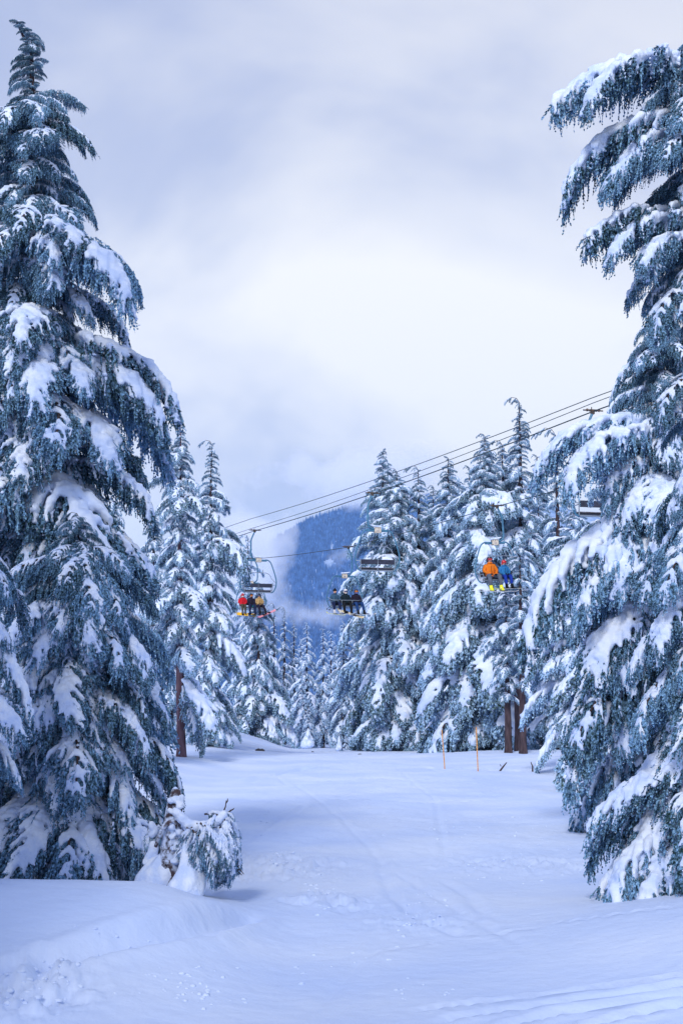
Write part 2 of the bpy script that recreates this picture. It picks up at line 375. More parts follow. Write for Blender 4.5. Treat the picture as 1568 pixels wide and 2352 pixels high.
    Q2 = np.arange(nT * 4).reshape(nT, 4) + len(V)
    WV = np.array(wood.v); WF = np.array([f for f in wood.f if len(f) == 4]) + len(V) + len(V2)
    Vall = np.concatenate([V, V2, WV]); Qa = np.concatenate([Q, Q2, WF])
    mi = np.concatenate([np.zeros(len(Q) + len(Q2), int), np.ones(len(WF), int)])
    me = mesh_np('bough', Vall, Qa, [M['needle_' + dict(hi='near', mid='mid', far='far')[lod]], M['wood']], mi)
    sn = None
    if bl:
        vx = dict(hi=.0105, mid=.018, far=.034)[lod]
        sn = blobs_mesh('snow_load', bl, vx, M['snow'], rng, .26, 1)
    tipp = pts[-1] + d[-1] * .05
    return me, sn, math.degrees(math.atan2(tipp[2], math.hypot(tipp[0], tipp[1]))), float(np.linalg.norm(tipp))
LIB = {}
for lod, ns in (('hi', 3), ('mid', 2), ('far', 1)):
    LIB[lod] = []
    for si, (a0, a1) in enumerate([(22, -35), (14, -75), (-4, -70), (-28, -72)]):
        for k in range(ns):
            for snow in (dict(hi=(1.25, .6), mid=(1.35, .85), far=(1.2,))[lod]):
                LIB[lod].append((*gen_bough(100 * si + 10 * k + int(snow * 3) + 1, a0, a1, lod, snow), snow))
def pick(lod, elev, snow, rg):
    c = sorted(LIB[lod], key=lambda b: abs(b[2] - elev) + 14 * abs(b[4] - snow) + rg.uniform(0, 12)); return c[0]
def place_bough(parent, org, root, tip, lod, snow, rg, roll=0, split=True):
    vec = tip - root; h = math.hypot(vec.x, vec.y); elev = math.degrees(math.atan2(vec.z, h)); ln = vec.length
    me, sn, e0, l0, _ = pick(lod, elev, snow, rg)
    az = math.atan2(vec.y, vec.x); s = ln / l0
    rot = Matrix.Rotation(az, 4, 'Z') @ Matrix.Rotation(-R(elev - e0), 4, 'Y') @ Matrix.Rotation(R(roll), 4, 'X')
    mt = Matrix.Translation(root - org) @ rot @ Matrix.Diagonal((s, s * rg.uniform(.9, 1.15) * rg.choice((-1, 1)), s * rg.uniform(.92, 1.1), 1))
    return me, sn, mt
class Crown:
    """joins boughs of a far tree into one crown and one snow mesh"""
    def __init__(s): s.a = []; s.b = []
    @staticmethod
    def arr(me):
        v = np.empty(len(me.vertices) * 3, np.float32); me.vertices.foreach_get('co', v); v = v.reshape(-1, 3)
        k = len(me.polygons[0].vertices); f = np.empty(len(me.loops), np.int32); me.loops.foreach_get('vertex_index', f); return v, f.reshape(-1, k)
    cache = {}
    def add(s, lst, me, mt):
        if me.name not in Crown.cache: Crown.cache[me.name] = Crown.arr(me)
        v, f = Crown.cache[me.name]; m = np.array(mt); lst.append((v @ m[:3, :3].T + m[:3, 3], f))
    def build(s, name, lst, mats, parent, smooth):
        off = 0; Vs = []; Fs = []
        for v, f in lst: Vs.append(v); Fs.append(f + off); off += len(v)
        return ob(name, mesh_np(name, np.concatenate(Vs), np.concatenate(Fs), mats, smooth=smooth), parent)
def tree(name, label, u, Y, v_top, prof, n, lod='mid', snow=1.0, e_top=-18, e_bot=-42, v_low=None, keys=(), lean=None, trunk_r=None,
         back=.55, group=None, seed=None, bark='bark', hook=1, side=None, cat='tree', join=False, top_plain=True):
    """prof: (row where the bough leaves the trunk, reach in photo pixels at this depth)"""
    rg = random.Random(seed if seed is not None else int(u * 7 + Y)); m = Y / F
    base = at(u, 1700, Y); base.z = gz(base.x, Y) - .15
    org = base.copy(); e = empty(name, org); tag(e, label, cat, group)
    top = at(u, v_top, Y); H = top.z - org.z
    def vz(v): return at(784, v, Y).z
    lean = lean or [(0, 0), (1, 0)]
    def axis(z):
        t = min(max((z - org.z) / H, 0), 1)
        return Vector((org.x + m * np.interp(t, [a for a, _ in lean], [b for _, b in lean]), Y, z))
    pr = sorted([(vz(v), r * m) for v, r in prof]); zs = [p[0] for p in pr]; rs = [p[1] for p in pr]
    tr = trunk_r or H * .016
    mb = MB(); pts = []; rr = []
    for i in range(25):
        t = i / 24; p = axis(org.z + H * t); pts.append(p - org + Vector((rg.uniform(-1, 1), rg.uniform(-1, 1), 0)) * tr * .10); rr.append(tr * (1.25 if i == 0 else 1) * (1 - t) ** .85 + .012 * H / 12)
    if hook:
        hk = H * .016 * hook
        pts += [pts[-1] + Vector((-hk * .5, 0, hk * .8)), pts[-1] + Vector((-hk * 1.4, 0, hk * 1.0)), pts[-1] + Vector((-hk * 2.3, 0, hk * .5))]; rr += [rr[-1] * .9, rr[-1] * .7, rr[-1] * .4]
    mb.tube(pts, rr, 12 if lod == 'hi' else 8, 0); mb.build('trunk', M[bark], e)
    zlo = vz(v_low) if v_low else org.z + .05 * H
    # sample heights: denser where boughs are short
    zz = np.linspace(zlo, top.z, 400); rc = np.interp(zz, zs, rs); wgt = 1 / (rc + .12 * max(rs)) ** .55; cdf = np.cumsum(wgt); cdf /= cdf[-1]
    cr = Crown(); az = rg.uniform(0, 6)
    def emit(root, tip, sn_, roll=0):
        me, sn, mt = place_bough(e, org, root, tip, lod, sn_, rg, roll)
        if join:
            cr.add(cr.a, me, mt)
            if sn: cr.add(cr.b, sn, mt)
        else:
            o = ob('bough', me, e); o.matrix_local = mt
            if sn: ob('snow_load', sn, o)
    for i in range(n):
        z = float(np.interp((i + rg.random()) / n, cdf, zz)); az += 2.39996 + rg.uniform(-.3, .3); a = az
        dy = math.sin(a)
        if dy > .35 and rg.random() > back: a = -a
        reach = np.interp(z, zs, rs) * (1 + .20 * math.sin(z * 2.3 / max(H * .05, .5) + u) + .12 * math.sin(z * 5.1 / max(H * .05, .5) + Y)) * rg.choice((rg.uniform(.5, .8), rg.uniform(.8, 1.1)))
        if side and math.cos(a) * side < 0: reach *= .8
        t = (z - org.z) / H; el_ = R(e_bot + (e_top - e_bot) * t ** 1.2 + rg.uniform(-9, 9))
        ln = reach / max(math.cos(el_), .5)
        root = axis(z)
        tip = root + Vector((math.cos(a) * math.cos(el_), math.sin(a) * math.cos(el_), math.sin(el_))) * ln
        g = gz(tip.x, tip.y) + .12
        if tip.z < g: tip.z = g
        emit(root, tip, snow * rg.uniform(.55, 1.35) * (1 if t < .8 or not top_plain else .5), rg.uniform(-14, 14))
    # leader: short upright sprays round the top
    for i in range(18 if lod != 'far' else 8):
        z = org.z + H * (1 - (.009 if lod != 'far' else .016) * i - .002); a = rg.uniform(0, 6.28); ln = H * .020 * (1.1 + .10 * i)
        root = axis(z); emit(root, root + Vector((math.cos(a) * .8, math.sin(a) * .8, -.35 if i else .3)) * ln, .5)
    if hook:
        for q_ in (-1, -2, -3, -4):
            for w_ in range(2): emit(pts[q_] + org, pts[q_] + org + Vector((-.5 + rg.uniform(-.3, .3), rg.uniform(-.4, .4), -.7)) * H * .022 * hook, .5)
        root = pts[-2] + org; emit(root, root + Vector((-.7, 0, -.7)) * H * .03 * hook, .5); root = pts[-4] + org; emit(root, root + Vector((-.5, .1, .35)) * H * .03, .5)
    for k in keys:
        v_r, u_t, v_t, dY, sn_ = k
        root = axis(vz(v_r)); tip = at(u_t, v_t, Y + dY); emit(root, tip, sn_, rg.uniform(-8, 8))
    if join:
        cr.build('crown', cr.a, [M['needle_' + dict(hi='near', mid='mid', far='far')[lod]]], e, False)
        if cr.b: cr.build('snow_load', cr.b, [M['snow']], e, True)
    return e

# ------------------------------------------------------------------ trees, left side
tree('hemlock_tree', 'tallest snow-laden hemlock at the left edge, its top bent over', 70, 19.5, 48,
     [(48, 22), (130, 36), (215, 55), (250, 125), (330, 150), (420, 140), (500, 185), (620, 250), (700, 235), (800, 260), (900, 290), (1050, 220), (1150, 265), (1300, 285), (1450, 255), (1560, 235), (1900, 120)],
     285, 'hi', 1.05, -12, -50, 1740, [(215, 200, 243, 0, .6), (300, 212, 345, -.3, .6), (385, 178, 412, -.2, .6), (450, 222, 508, 0, .6), (560, 325, 685, 0, .6), (545, 205, 640, -.8, 1.2), (680, 297, 795, 0, .9),
      (810, 414, 968, -.3, 1.3), (850, 380, 990, -.6, 1.1), (960, 262, 1035, 0, 1), (1080, 362, 1205, -.2, 1.2), (1180, 350, 1345, -.3, 1.2), (1300, 318, 1500, -.4, 1.2), (900, 105, 985, -1.2, 1.3), (770, 120, 850, -1.0, 1.3)],
     [(0, 0), (.3, 8), (.6, -12), (.85, -38), (.94, -38), (.985, -52), (1, -82)], .20, .3, seed=5, hook=0)
tree('hemlock_tree', 'dense snowy hemlock behind the near bank, left of the bent broken sapling', 148, 17.6, 1190,
     [(1190, 60), (1240, 110), (1300, 160), (1380, 190), (1500, 205), (1650, 225), (1800, 225), (1950, 200)],
     150, 'hi', 1.15, -20, -55, 1925, [(1590, 330, 1730, -.6, 1.4), (1560, 120, 1690, -1, 1.3), (1700, 388, 1850, 0, 1.2), (1420, 345, 1560, -.5, 1.2), (1500, 352, 1660, 0, 1.2)],
     [(0, 0), (1, 20)], .13, .4, seed=11)
tree('hemlock_tree', 'snowy hemlock whose boughs reach in over the left edge, nearest on that side', -110, 15.0, 1050,
     [(1050, 30), (1250, 150), (1400, 175), (1600, 150), (1950, 130)], 60, 'hi', 1.2, -25, -50, 1900,
     [(1390, 78, 1655, 0, 1.3), (1640, 52, 1800, 0, 1.2)], trunk_r=.14, seed=3)
tree('hemlock_tree', 'dark trunk with few low boughs at the lower left edge behind the bank', 30, 21, 1100,
     [(1100, 60), (1600, 130), (1880, 110)], 60, 'hi', .8, -25, -50, 1800, trunk_r=.12, seed=4)
tree('hemlock_tree', 'thin rimed hemlock with bare reddish lower trunk on the left bank', 418, 55, 975,
     [(975, 10), (1040, 36), (1130, 62), (1250, 58), (1400, 66), (1560, 62)], 110, 'mid', .85, -22, -45, 1510,
     [(1100, 330, 1130, 0, .5), (1380, 335, 1430, -1, 1.4), (1560, 500, 1700, -1, 1.3), (1600, 462, 1725, .5, 1.3), (1530, 470, 1640, .2, 1.2), (1480, 375, 1560, .2, 1), (1570, 445, 1690, -.5, .9)], [(0, 0), (.3, -8), (1, -14)], .17, .5, seed=21, bark='bark_red', hook=0)
tree('hemlock_tree', 'narrow-topped hemlock nearest the left chairs, boughs reaching over an empty chair', 478, 66, 1022,
     [(1022, 10), (1120, 25), (1150, 50), (1220, 55), (1290, 62), (1400, 60), (1550, 72), (1700, 55)], 150, 'mid', 1.1, -14, -50, 1700,
     [(1165, 530, 1165, 0, .5), (1195, 533, 1245, 0, .5), (1275, 566, 1330, -1, .9), (1250, 552, 1305, -2, .8), (1440, 560, 1560, -1, 1.2)], hook=1, seed=22)
tree('hemlock_tree', 'dark hemlock in shade behind the reddish trunk', 383, 68, 1250, [(1250, 30), (1400, 60), (1560, 65), (1720, 60)], 70, 'mid', .35, -25, -45, 1690, trunk_r=.33, seed=23)
tree('hemlock_tree', 'dark hemlock in shade deeper in, left of the reddish trunk', 345, 74, 1180, [(1180, 30), (1400, 60), (1560, 65), (1700, 60)], 70, 'mid', .4, -25, -45, 1680, trunk_r=.25, seed=24)
tree('hemlock_tree', 'shaded hemlock just behind the tallest left tree', 250, 48, 1150, [(1150, 30), (1400, 90), (1700, 110)], 90, 'mid', .7, -25, -45, 1700, seed=25)
# unseen hemlocks beyond the left edge, added to shade the near bank
# more unseen hemlocks, added at the photographer's back to darken the near slope
shade_tree0 = None
for x_, y_, s_, lb in [(-5.6, 4.0, 1.0, 'unseen snowy hemlock added for shade beyond the left edge, nearest the bank'), (-5.4, 9.5, .8, 'unseen snowy hemlock added for shade beyond the left edge, farther up the bank'), (-9, -3, 1.1, 'unseen hemlock added for shade behind the photographer, far left'), (-3.6, -4.6, 1.05, 'unseen hemlock added for shade behind the photographer, left'),
                       (.6, -5.6, .95, 'unseen hemlock added for shade straight behind the photographer'), (4.6, -4.4, 1.1, 'unseen hemlock added for shade behind the photographer, right'), (9.2, -3.2, 1.05, 'unseen hemlock added for shade behind the photographer, far right')]:
    if shade_tree0 is None:
        shade_tree0 = e = tree('hemlock_tree', lb, 784, 10, -2900, [(-2900, 60), (-1500, 200), (500, 480), (2000, 560)], 90, 'mid', 1, -20, -45, 1900, trunk_r=.2, seed=26, join=True)
    else:
        e = shade_tree0.copy(); COL.objects.link(e); e['label'] = lb
        for c_ in shade_tree0.children: d_ = c_.copy(); COL.objects.link(d_); d_.parent = e
    e.location = (x_, y_, gz(x_, y_) - .15); e.scale = (s_ * 1.15,) * 3; e.rotation_euler.z = x_
# ------------------------------------------------------------------ trees, centre
tree('hemlock_tree', 'broad white fir-like hemlock below the chair with the red-jacketed rider', 592, 96, 1345,
     [(1345, 10), (1440, 40), (1550, 70), (1650, 85), (1690, 75)], 110, 'mid', 1.25, -25, -48, 1690, seed=31, hook=.5)
far = [(566, 112, 1235, 70, 'frosted hemlock standing behind the empty left chair', 1),
       (628, 110, 1392, 34, 'slim curl-topped hemlock, leftmost of the pair under the cloud', 1.3), (652, 116, 1400, 36, 'slim curl-topped hemlock, second of the pair under the cloud', 1.3),
       (674, 118, 1428, 34, 'slim white hemlock between the curl-topped pair and the sapling', .6), (704, 108, 1432, 46, 'pointed hemlock directly behind the little snow-coned sapling', .5),
       (742, 108, 1446, 44, 'pointed hemlock in the middle of the far row', .6), (760, 124, 1452, 32, 'thin hemlock top peeping over the far row', .8), (789, 104, 1428, 42, 'pointed hemlock below the three black-clad riders', .4),
       (818, 112, 1400, 46, 'hemlock at the right end of the far row', .4), (612, 128, 1440, 50, 'hemlock filling the gap behind the left far row', .4), (690, 135, 1470, 50, 'hemlock deep in the gap of the far row', .4), (770, 135, 1480, 50, 'hemlock behind the right part of the far row', .4)]
for i, (u, Y_, vt, rad, lb, hk) in enumerate(far):
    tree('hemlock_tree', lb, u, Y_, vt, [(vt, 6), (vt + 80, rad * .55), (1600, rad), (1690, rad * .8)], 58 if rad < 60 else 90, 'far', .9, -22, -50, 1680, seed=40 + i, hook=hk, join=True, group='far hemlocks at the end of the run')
# ------------------------------------------------------------------ trees, right
def rt(label, u, Y_, vt, prof, n, **k): return tree('hemlock_tree', label, u, Y_, vt, prof, n, k.pop('lod', 'mid'), k.pop('snow', 1.1), k.pop('e_top', -12), k.pop('e_bot', -42), k.pop('v_low', 1700), **k)
rt('hemlock in the second row between the empty chair and the twin tops', 1000, 96, 1120, [(1120, 8), (1200, 51), (1350, 90), (1650, 102)], 90, snow=.9, seed=81, hook=.5)
rt('pointed hemlock in the second row left of the orange-jacketed rider', 1085, 94, 1075, [(1075, 8), (1200, 58), (1350, 96), (1650, 102)], 90, snow=.9, seed=82, hook=.5)
rt('hemlock in the second row, left shoulder of the tallest spire', 1178, 90, 1060, [(1060, 8), (1200, 58), (1350, 96), (1650, 102)], 90, snow=.9, seed=83, hook=.5)
rt('hemlock in the second row between the tallest spire and the long snowy bough', 1245, 88, 1050, [(1050, 8), (1150, 51), (1350, 96), (1600, 102)], 90, snow=.9, seed=84, hook=.5)
rt('hemlock in the second row behind the big tree at the mountain gap', 905, 112, 1120, [(1120, 8), (1200, 45), (1350, 77), (1650, 90)], 80, snow=.9, seed=85, hook=.5)
rt('bluish frosted hemlock, farthest right of the mountain gap', 882, 104, 1035, [(1035, 12), (1100, 38), (1200, 70), (1350, 90), (1600, 96)], 150, snow=.7, seed=51, hook=0)
rt('big hemlock behind the empty chair, its boughs at the edge of the mountain gap', 915, 84, 1085, [(1085, 10), (1160, 58), (1280, 109), (1400, 122), (1550, 122), (1700, 96)], 190, seed=52, keys=[(1180, 840, 1185, 0, 1), (1300, 822, 1330, 0, 1), (1420, 818, 1460, 0, 1), (1560, 815, 1610, 0, 1.1)])
rt('slim hemlock top just right of the empty chair', 965, 84, 1080, [(1080, 8), (1200, 45), (1500, 90), (1680, 90)], 90, seed=53, hook=1)
rt('frosted twin-topped hemlock between the middle chairs', 1035, 82, 1052, [(1052, 10), (1130, 51), (1300, 77), (1600, 90)], 120, snow=.8, seed=54, hook=0)
rt('short frosted hemlock at the shoulder of the twin-topped one', 1068, 88, 1110, [(1110, 8), (1200, 38), (1500, 77)], 70, snow=.8, seed=55, hook=0)
rt('large hemlock directly behind the orange-jacketed rider', 1122, 72, 1003, [(1003, 8), (1060, 38), (1150, 83), (1280, 108), (1420, 140), (1560, 162), (1700, 130)], 230, seed=56, hook=.6,
   keys=[(1520, 970, 1640, -2, 1.2), (1600, 985, 1735, -2, 1.1), (1380, 985, 1460, -1, 1.2)])
rt('hemlock left of the tallest distant spire', 1163, 74, 1022, [(1022, 8), (1100, 45), (1250, 77), (1500, 102), (1650, 102)], 120, seed=57, hook=1)
rt('tallest distant hemlock spire with hooked tip', 1205, 72, 925, [(925, 6), (1010, 26), (1100, 41), (1200, 64), (1400, 102), (1560, 90)], 150, seed=58, hook=1, v_low=1600)
rt('hemlock with bare lower trunk at the edge of the shaded gap', 1166, 63, 1350, [(1350, 30), (1450, 60), (1560, 50)], 50, seed=59, hook=0, v_low=1600, trunk_r=.17)
rt('second bare trunk in the shaded gap', 1188, 65, 1300, [(1300, 30), (1450, 60), (1550, 40)], 40, seed=60, hook=0, v_low=1560, trunk_r=.14, snow=.9)
rt('third bare trunk in the shaded gap, rightmost', 1200, 62, 1250, [(1250, 30), (1450, 60), (1550, 40)], 40, seed=61, hook=0, v_low=1560, trunk_r=.17, snow=.9)
rt('hemlock back in the dark of the shaded gap', 1245, 80, 1150, [(1150, 38), (1450, 102), (1640, 77)], 90, seed=62, hook=1, snow=.7)
rt('curled treetop showing above the long snowy bough', 1290, 66, 1000, [(1000, 6), (1100, 32), (1300, 77), (1600, 90)], 90, seed=63, hook=1.5)
rt('hemlock with green-tipped boughs beside the shaded gap', 1330, 48, 1180, [(1180, 38), (1300, 80), (1450, 90), (1600, 84), (1740, 50)], 160, seed=64, e_bot=-38, v_low=1740,
   keys=[(1480, 1205, 1560, 0, 1.1), (1560, 1196, 1660, 0, 1.2), (1640, 1228, 1760, 0, 1)])
rt('hemlock beside the run, its low boughs sweeping down left', 1440, 38, 1000, [(1000, 38), (1200, 108), (1400, 140), (1600, 125), (1750, 75)], 190, seed=65, e_bot=-40, v_low=1770,
   keys=[(1600, 1285, 1795, -1, 1), (1560, 1300, 1760, 0, 1.2), (1480, 1262, 1640, 0, 1.2), (1660, 1330, 1822, -1, 1)])
tree('hemlock_tree', 'great snow-laden hemlock on the right with long boughs reaching over the lift', 1545, 25, 690,
     [(690, 30), (780, 90), (900, 130), (1100, 190), (1300, 250), (1500, 225), (1750, 140), (1850, 90)], 230, 'hi', 1.05, -25, -52, 1830,
     [(900, 1392, 960, 0, 1.2), (985, 1216, 1120, 0, 1.3), (1010, 1290, 1130, -.8, 1.3), (1180, 1195, 1470, 0, 1.3), (1170, 1300, 1400, -.8, 1.15), (1420, 1300, 1660, 0, 1.15), (1400, 1400, 1560, -1, 1.15), (1350, 1330, 1540, 0, 1.15), (780, 1400, 930, .3, 1.2),
      (1600, 1370, 1830, 0, 1.1), (1560, 1320, 1760, 0, 1.1), (1650, 1400, 1870, 0, 1.1)], None, .2, .3, seed=71)
tree('hemlock_tree', 'nearest hemlock at the right edge, boughs from the sky down to the bank', 1665, 15.5, 40,
     [(40, 20), (120, 60), (180, 160), (250, 200), (500, 220), (650, 200), (760, 130), (900, 120), (1200, 180), (1500, 200), (1750, 220), (1900, 230), (2050, 220)], 270, 'hi', 1.05, -20, -48, 2040,
     [(150, 1256, 250, 0, 1.25), (175, 1330, 262, -.4, 1.25), (285, 1292, 462, 0, 1.15), (330, 1400, 420, -.3, 1.3), (505, 1322, 578, 0, 1.2), (560, 1440, 700, 0, .9), (540, 1385, 600, -.4, 1.1), (640, 1490, 705, 0, .9),
      (1800, 1340, 1945, 0, 1.1), (1860, 1375, 2088, -.3, 1), (1780, 1400, 1880, -.3, 1.2), (1920, 1420, 2085, -.5, 1), (1900, 1395, 2060, -.1, 1), (1940, 1470, 2100, -.8, 1.1), (1850, 1352, 1985, .1, .9), (1720, 1440, 1830, 0, 1.2)], None, .22, .3, seed=72, side=-1, hook=0)

# ------------------------------------------------------------------ chairlift
M['blue'] = grain(mat('blue_paint', rough=.45, spec=.5), (.030, .13, .24), (.055, .20, .34), 6, 3)
M['steel'] = mat('galvanised_steel', (.28, .34, .42), .45, .6)
M['dark_steel'] = grain(mat('greasy_steel', rough=.6, metal=.3), (.04, .045, .05), (.12, .075, .05), 12, 3)
M['vinyl'] = grain(mat('dark_vinyl', rough=.5), (.010, .014, .035), (.022, .028, .06), 8, 3)
M['slat'] = grain(mat('grey_slat', rough=.6), (.10, .10, .13), (.17, .17, .21), 9, 3)
M['plate'] = grain(mat('cream_plate', rough=.5), (.50, .46, .40), (.62, .57, .50), 10, 3)
M['ink'] = mat('number_ink', (.03, .06, .22), .6)
M['bolt'] = mat('bolt', (.04, .04, .04), .5)
M['cable'] = grain(mat('wire_rope', rough=.6, metal=.4), (.018, .035, .045), (.04, .07, .08), 20, 2)
GA, GB, GD = at(586, 1219, 77.2), at(856, 1134, 61.6), at(1361, 945, 44.6)
GE, GC, GF = at(584, 1284, 94.7), at(799, 1257, 78.3), at(1140, 1163, 62.4)
def spline(pts, ext0, ext1, sag=.25, n=14):
    d0 = (pts[0] - pts[1]).normalized(); d1 = (pts[-1] - pts[-2]).normalized()
    P = [pts[0] + d0 * ext0] + pts + [pts[-1] + d1 * ext1]; out = []
    for a, b in zip(P[:-1], P[1:]):
        for k in range(n):
            t = k / n; p = a.lerp(b, t); out.append(p - Vector((0, 0, sag * .25 * math.sin(math.pi * t))))
    return out + [P[-1]]
def cable(label, pts, r, e0, e1, off=(0, 0, 0), off1=None, sag=.2):
    P = spline(pts, e0, e1, sag); o0 = Vector(off); o1 = Vector(off1 or off); n = len(P); P = [p + o0.lerp(o1, i / (n - 1)) for i, p in enumerate(P)]
    mb = MB(); c = P[0]; mb.tube([p - c for p in P], r, 8, 0)
    o = mb.build('lift_cable', M['cable'], loc=c); tag(o, label, 'cable', 'cables of the chairlift'); return o
cable('lower haul cable carrying the chairs with riders', [GE, GC, GF], .019, 60, 30)
cable('haul cable carrying the empty chairs, lowest of the upper three', [GA, GB, GD], .021, 70, 20)
cable('thin cable just above the haul cable of the empty chairs', [GA, GB, GD], .013, 70, 20, (-.3, 0, .05), (.1, .1, .36))
cable('highest cable, alone above the other two', [GA, GB, GD], .015, 70, 20, (-.3, 0, .78), (0, 0, .30))
def text_mesh(s, size):
    c = bpy.data.curves.new('t', 'FONT'); c.body = s; c.size = size; c.extrude = .001; c.align_x = 'CENTER'; c.align_y = 'CENTER'
    me = evaluated(bpy.data.objects.new('t', c)); bpy.data.curves.remove(c); me.materials.clear(); me.materials.append(M['ink']); return me
def make_chair(label, g, rz, num, bar='up', mirror_text=False, tilt=0.0):
    e = empty('lift_chair', g, rz); e.rotation_euler = (0, tilt, rz); tag(e, label, 'chairlift chair', 'chairs hanging on the lift')
    cx = -.20
    m = MB(); m.box((0, 0, .03), (.30, .09, .07), bev=.02); m.box((.02, 0, -.03), (.12, .12, .14), bev=.02); m.tube([(-.34, 0, .03), (.34, 0, .03)], .022, 8); m.ball((-.2, 0, .04), .05); m.ball((.2, 0, .04), .05); m.tube([(.05, 0, .0), (.05, 0, .14)], .016)
    m.build('grip', M['dark_steel'], e)
    m = MB(); m.tube(curve_pts([(0, 0, 0), (.10, 0, -.22), (.215, 0, -.52), (.225, 0, -.85), (.225, 0, -1.25), (.19, 0, -1.43), (.07, 0, -1.53), (cx + .12, 0, -1.56)], 6), .042, 12)
    m.build('hanger_arm', M['blue'], e)
    m = MB()
    half = [(0, 0, -1.63), (.25, 0, -1.62), (.48, 0, -1.60), (.66, 0, -1.72), (.79, 0, -2.02), (.93, 0, -2.45), (1.0, -.01, -2.78), (.97, -.03, -3.05), (.86, -.06, -3.30), (.72, -.08, -3.39)]
    pts = [(cx - x, y, z) for x, y, z in half[::-1]] + [(cx + x, y, z) for x, y, z in half[1:]]
    m.tube(curve_pts(pts, 6), .032, 10); m.build('bail_frame', M['blue'], e)
    m = MB(); m.box((cx, 0, -1.63), (.95, .05, .11), bev=.02); m.build('top_bar', M['blue'], e)
    m = MB(); m.tube([(cx - .80, -.08, -3.37), (cx + .80, -.08, -3.37)], .028); m.tube([(cx - .74, -.52, -3.30), (cx + .74, -.52, -3.30)], .022)
    for s in (-1, 1):
        m.tube([(cx + s * .76, -.06, -3.37), (cx + s * .76, -.52, -3.29)], .022); m.tube([(cx + s * .76, .0, -3.36), (cx + s * .78, .06, -2.86)], .022); m.tube([(cx + s * .97, -.02, -2.95), (cx + s * .76, .04, -2.98)], .02)
        m.tube([(cx + s * .78, -.02, -3.02), (cx + s * .78, -.42, -3.02), (cx + s * .76, -.45, -3.28)], .018)
    m.tube([(cx, .02, -3.36), (cx, .065, -2.84)], .018); m.tube([(cx, -.05, -3.37), (cx, -.52, -3.30)], .018)
    m.build('seat_frame', M['steel'], e)
    m = MB(); m.box((cx, .04, -3.0), (1.50, .05, .21), Euler((R(-6), 0, 0)), bev=.015); m.build('backrest', M['vinyl'], e)
    for k, (y, z) in enumerate([(-.10, -3.25), (-.22, -3.245), (-.34, -3.24), (-.46, -3.235)]):
        m = MB(); m.box((cx, y, z), (1.50, .105, .03), bev=.008); m.build('seat_slat', M['slat'] if k < 3 else M['vinyl'], e)
    m = MB()
    m.box((cx, -.28, -3.30), (1.46, .40, .035), bev=.01); m.build('seat_pad', M['vinyl'], e)
    m = MB()
    if bar == 'up':
        q = [(-.98, -.02, -2.85), (-.80, -.30, -2.6), (-.72, -.42, -2.40), (-.52, -.48, -2.27), (0, -.50, -2.25), (.52, -.48, -2.27), (.72, -.42, -2.40), (.80, -.30, -2.6), (.98, -.02, -2.85)]
        m.tube(curve_pts([(cx + a, b, c) for a, b, c in q], 5), .017, 8)
        for x in (-.32, .30): m.tube([(cx + x, -.5, -2.28), (cx + x - .04, -.52, -2.10)], .022)
    else:
        q = [(-.98, -.02, -2.78), (-.92, -.25, -2.86), (-.84, -.46, -2.96), (-.6, -.55, -2.98), (0, -.56, -2.98), (.6, -.55, -2.98), (.84, -.46, -2.96), (.92, -.25, -2.86), (.98, -.02, -2.78)]
        m.tube(curve_pts([(cx + a, b, c) for a, b, c in q], 5), .019, 8)
        for x in (-.30, .30): m.tube([(cx + x, -.56, -2.98), (cx + x, -.56, -3.13)], .02)
    m.build('safety_bar', M['steel'], e)
    for s in (-1, 1):
        pl = MB(); pl.box((cx + .0, -s * .075, -1.61), (.30, .012, .24), bev=.004); p = pl.build('number_plate', M['plate'], e)
        for x, z in ((-.11, .09), (0, .09), (.11, .09), (-.11, -.085), (.11, -.085)):
            b = MB(); b.tube([(cx + x, -s * .08, -1.61 + z), (cx + x, -s * .095, -1.61 + z)], .016, 8); b.build('bolt', M['bolt'], p)
        n = ob('number', text_mesh(num, .12), p); n.location = (cx, -s * .083, -1.655); n.rotation_euler = (R(90), 0, 0 if s > 0 else R(180))
    m = MB(); m.box((cx, 0, -1.60), (.26, .10, .20), bev=.01); m.build('plate_bracket', M['dark_steel'], e)
    bl = []
    for i in range(14):
        t = i / 13; x = cx - .15 + .46 * t; r = .075 * (1 - .5 * t ** 2); z = -1.45 + .03 * t + (.10 * max(0, t - .6)); bl.append((x, rnd.uniform(-.02, .02), z, r))
    sn = ob('snow_cap', blobs_mesh('snow_cap', bl, .022, M['snow'], np.random.RandomState(5), .08, 3), e)
    return e
TH = R(14)
def mb_(o): return Matrix.LocRotScale(o.location, o.rotation_euler, o.scale)
chA = make_chair('empty chair numbered 14, safety bar raised, left of the mountain gap', GA, TH + math.pi, '14')
chB = make_chair('empty chair numbered 15 with dark seat, hanging in the middle', GB, TH + math.pi, '15')
chD = make_chair('empty chair half hidden by the big snowy boughs on the right', GD, TH + math.pi, '16')
chE = make_chair('farthest chair, carrying the rider in red, partly behind the empty chair', GE, TH, '89')
chC = make_chair('chair with three dark-clad riders and its bar lowered on their laps', GC, TH, '88', 'down')
chF = make_chair('chair with the orange and the blue jacket riders, bar raised', GF, TH, '17', tilt=R(-3))

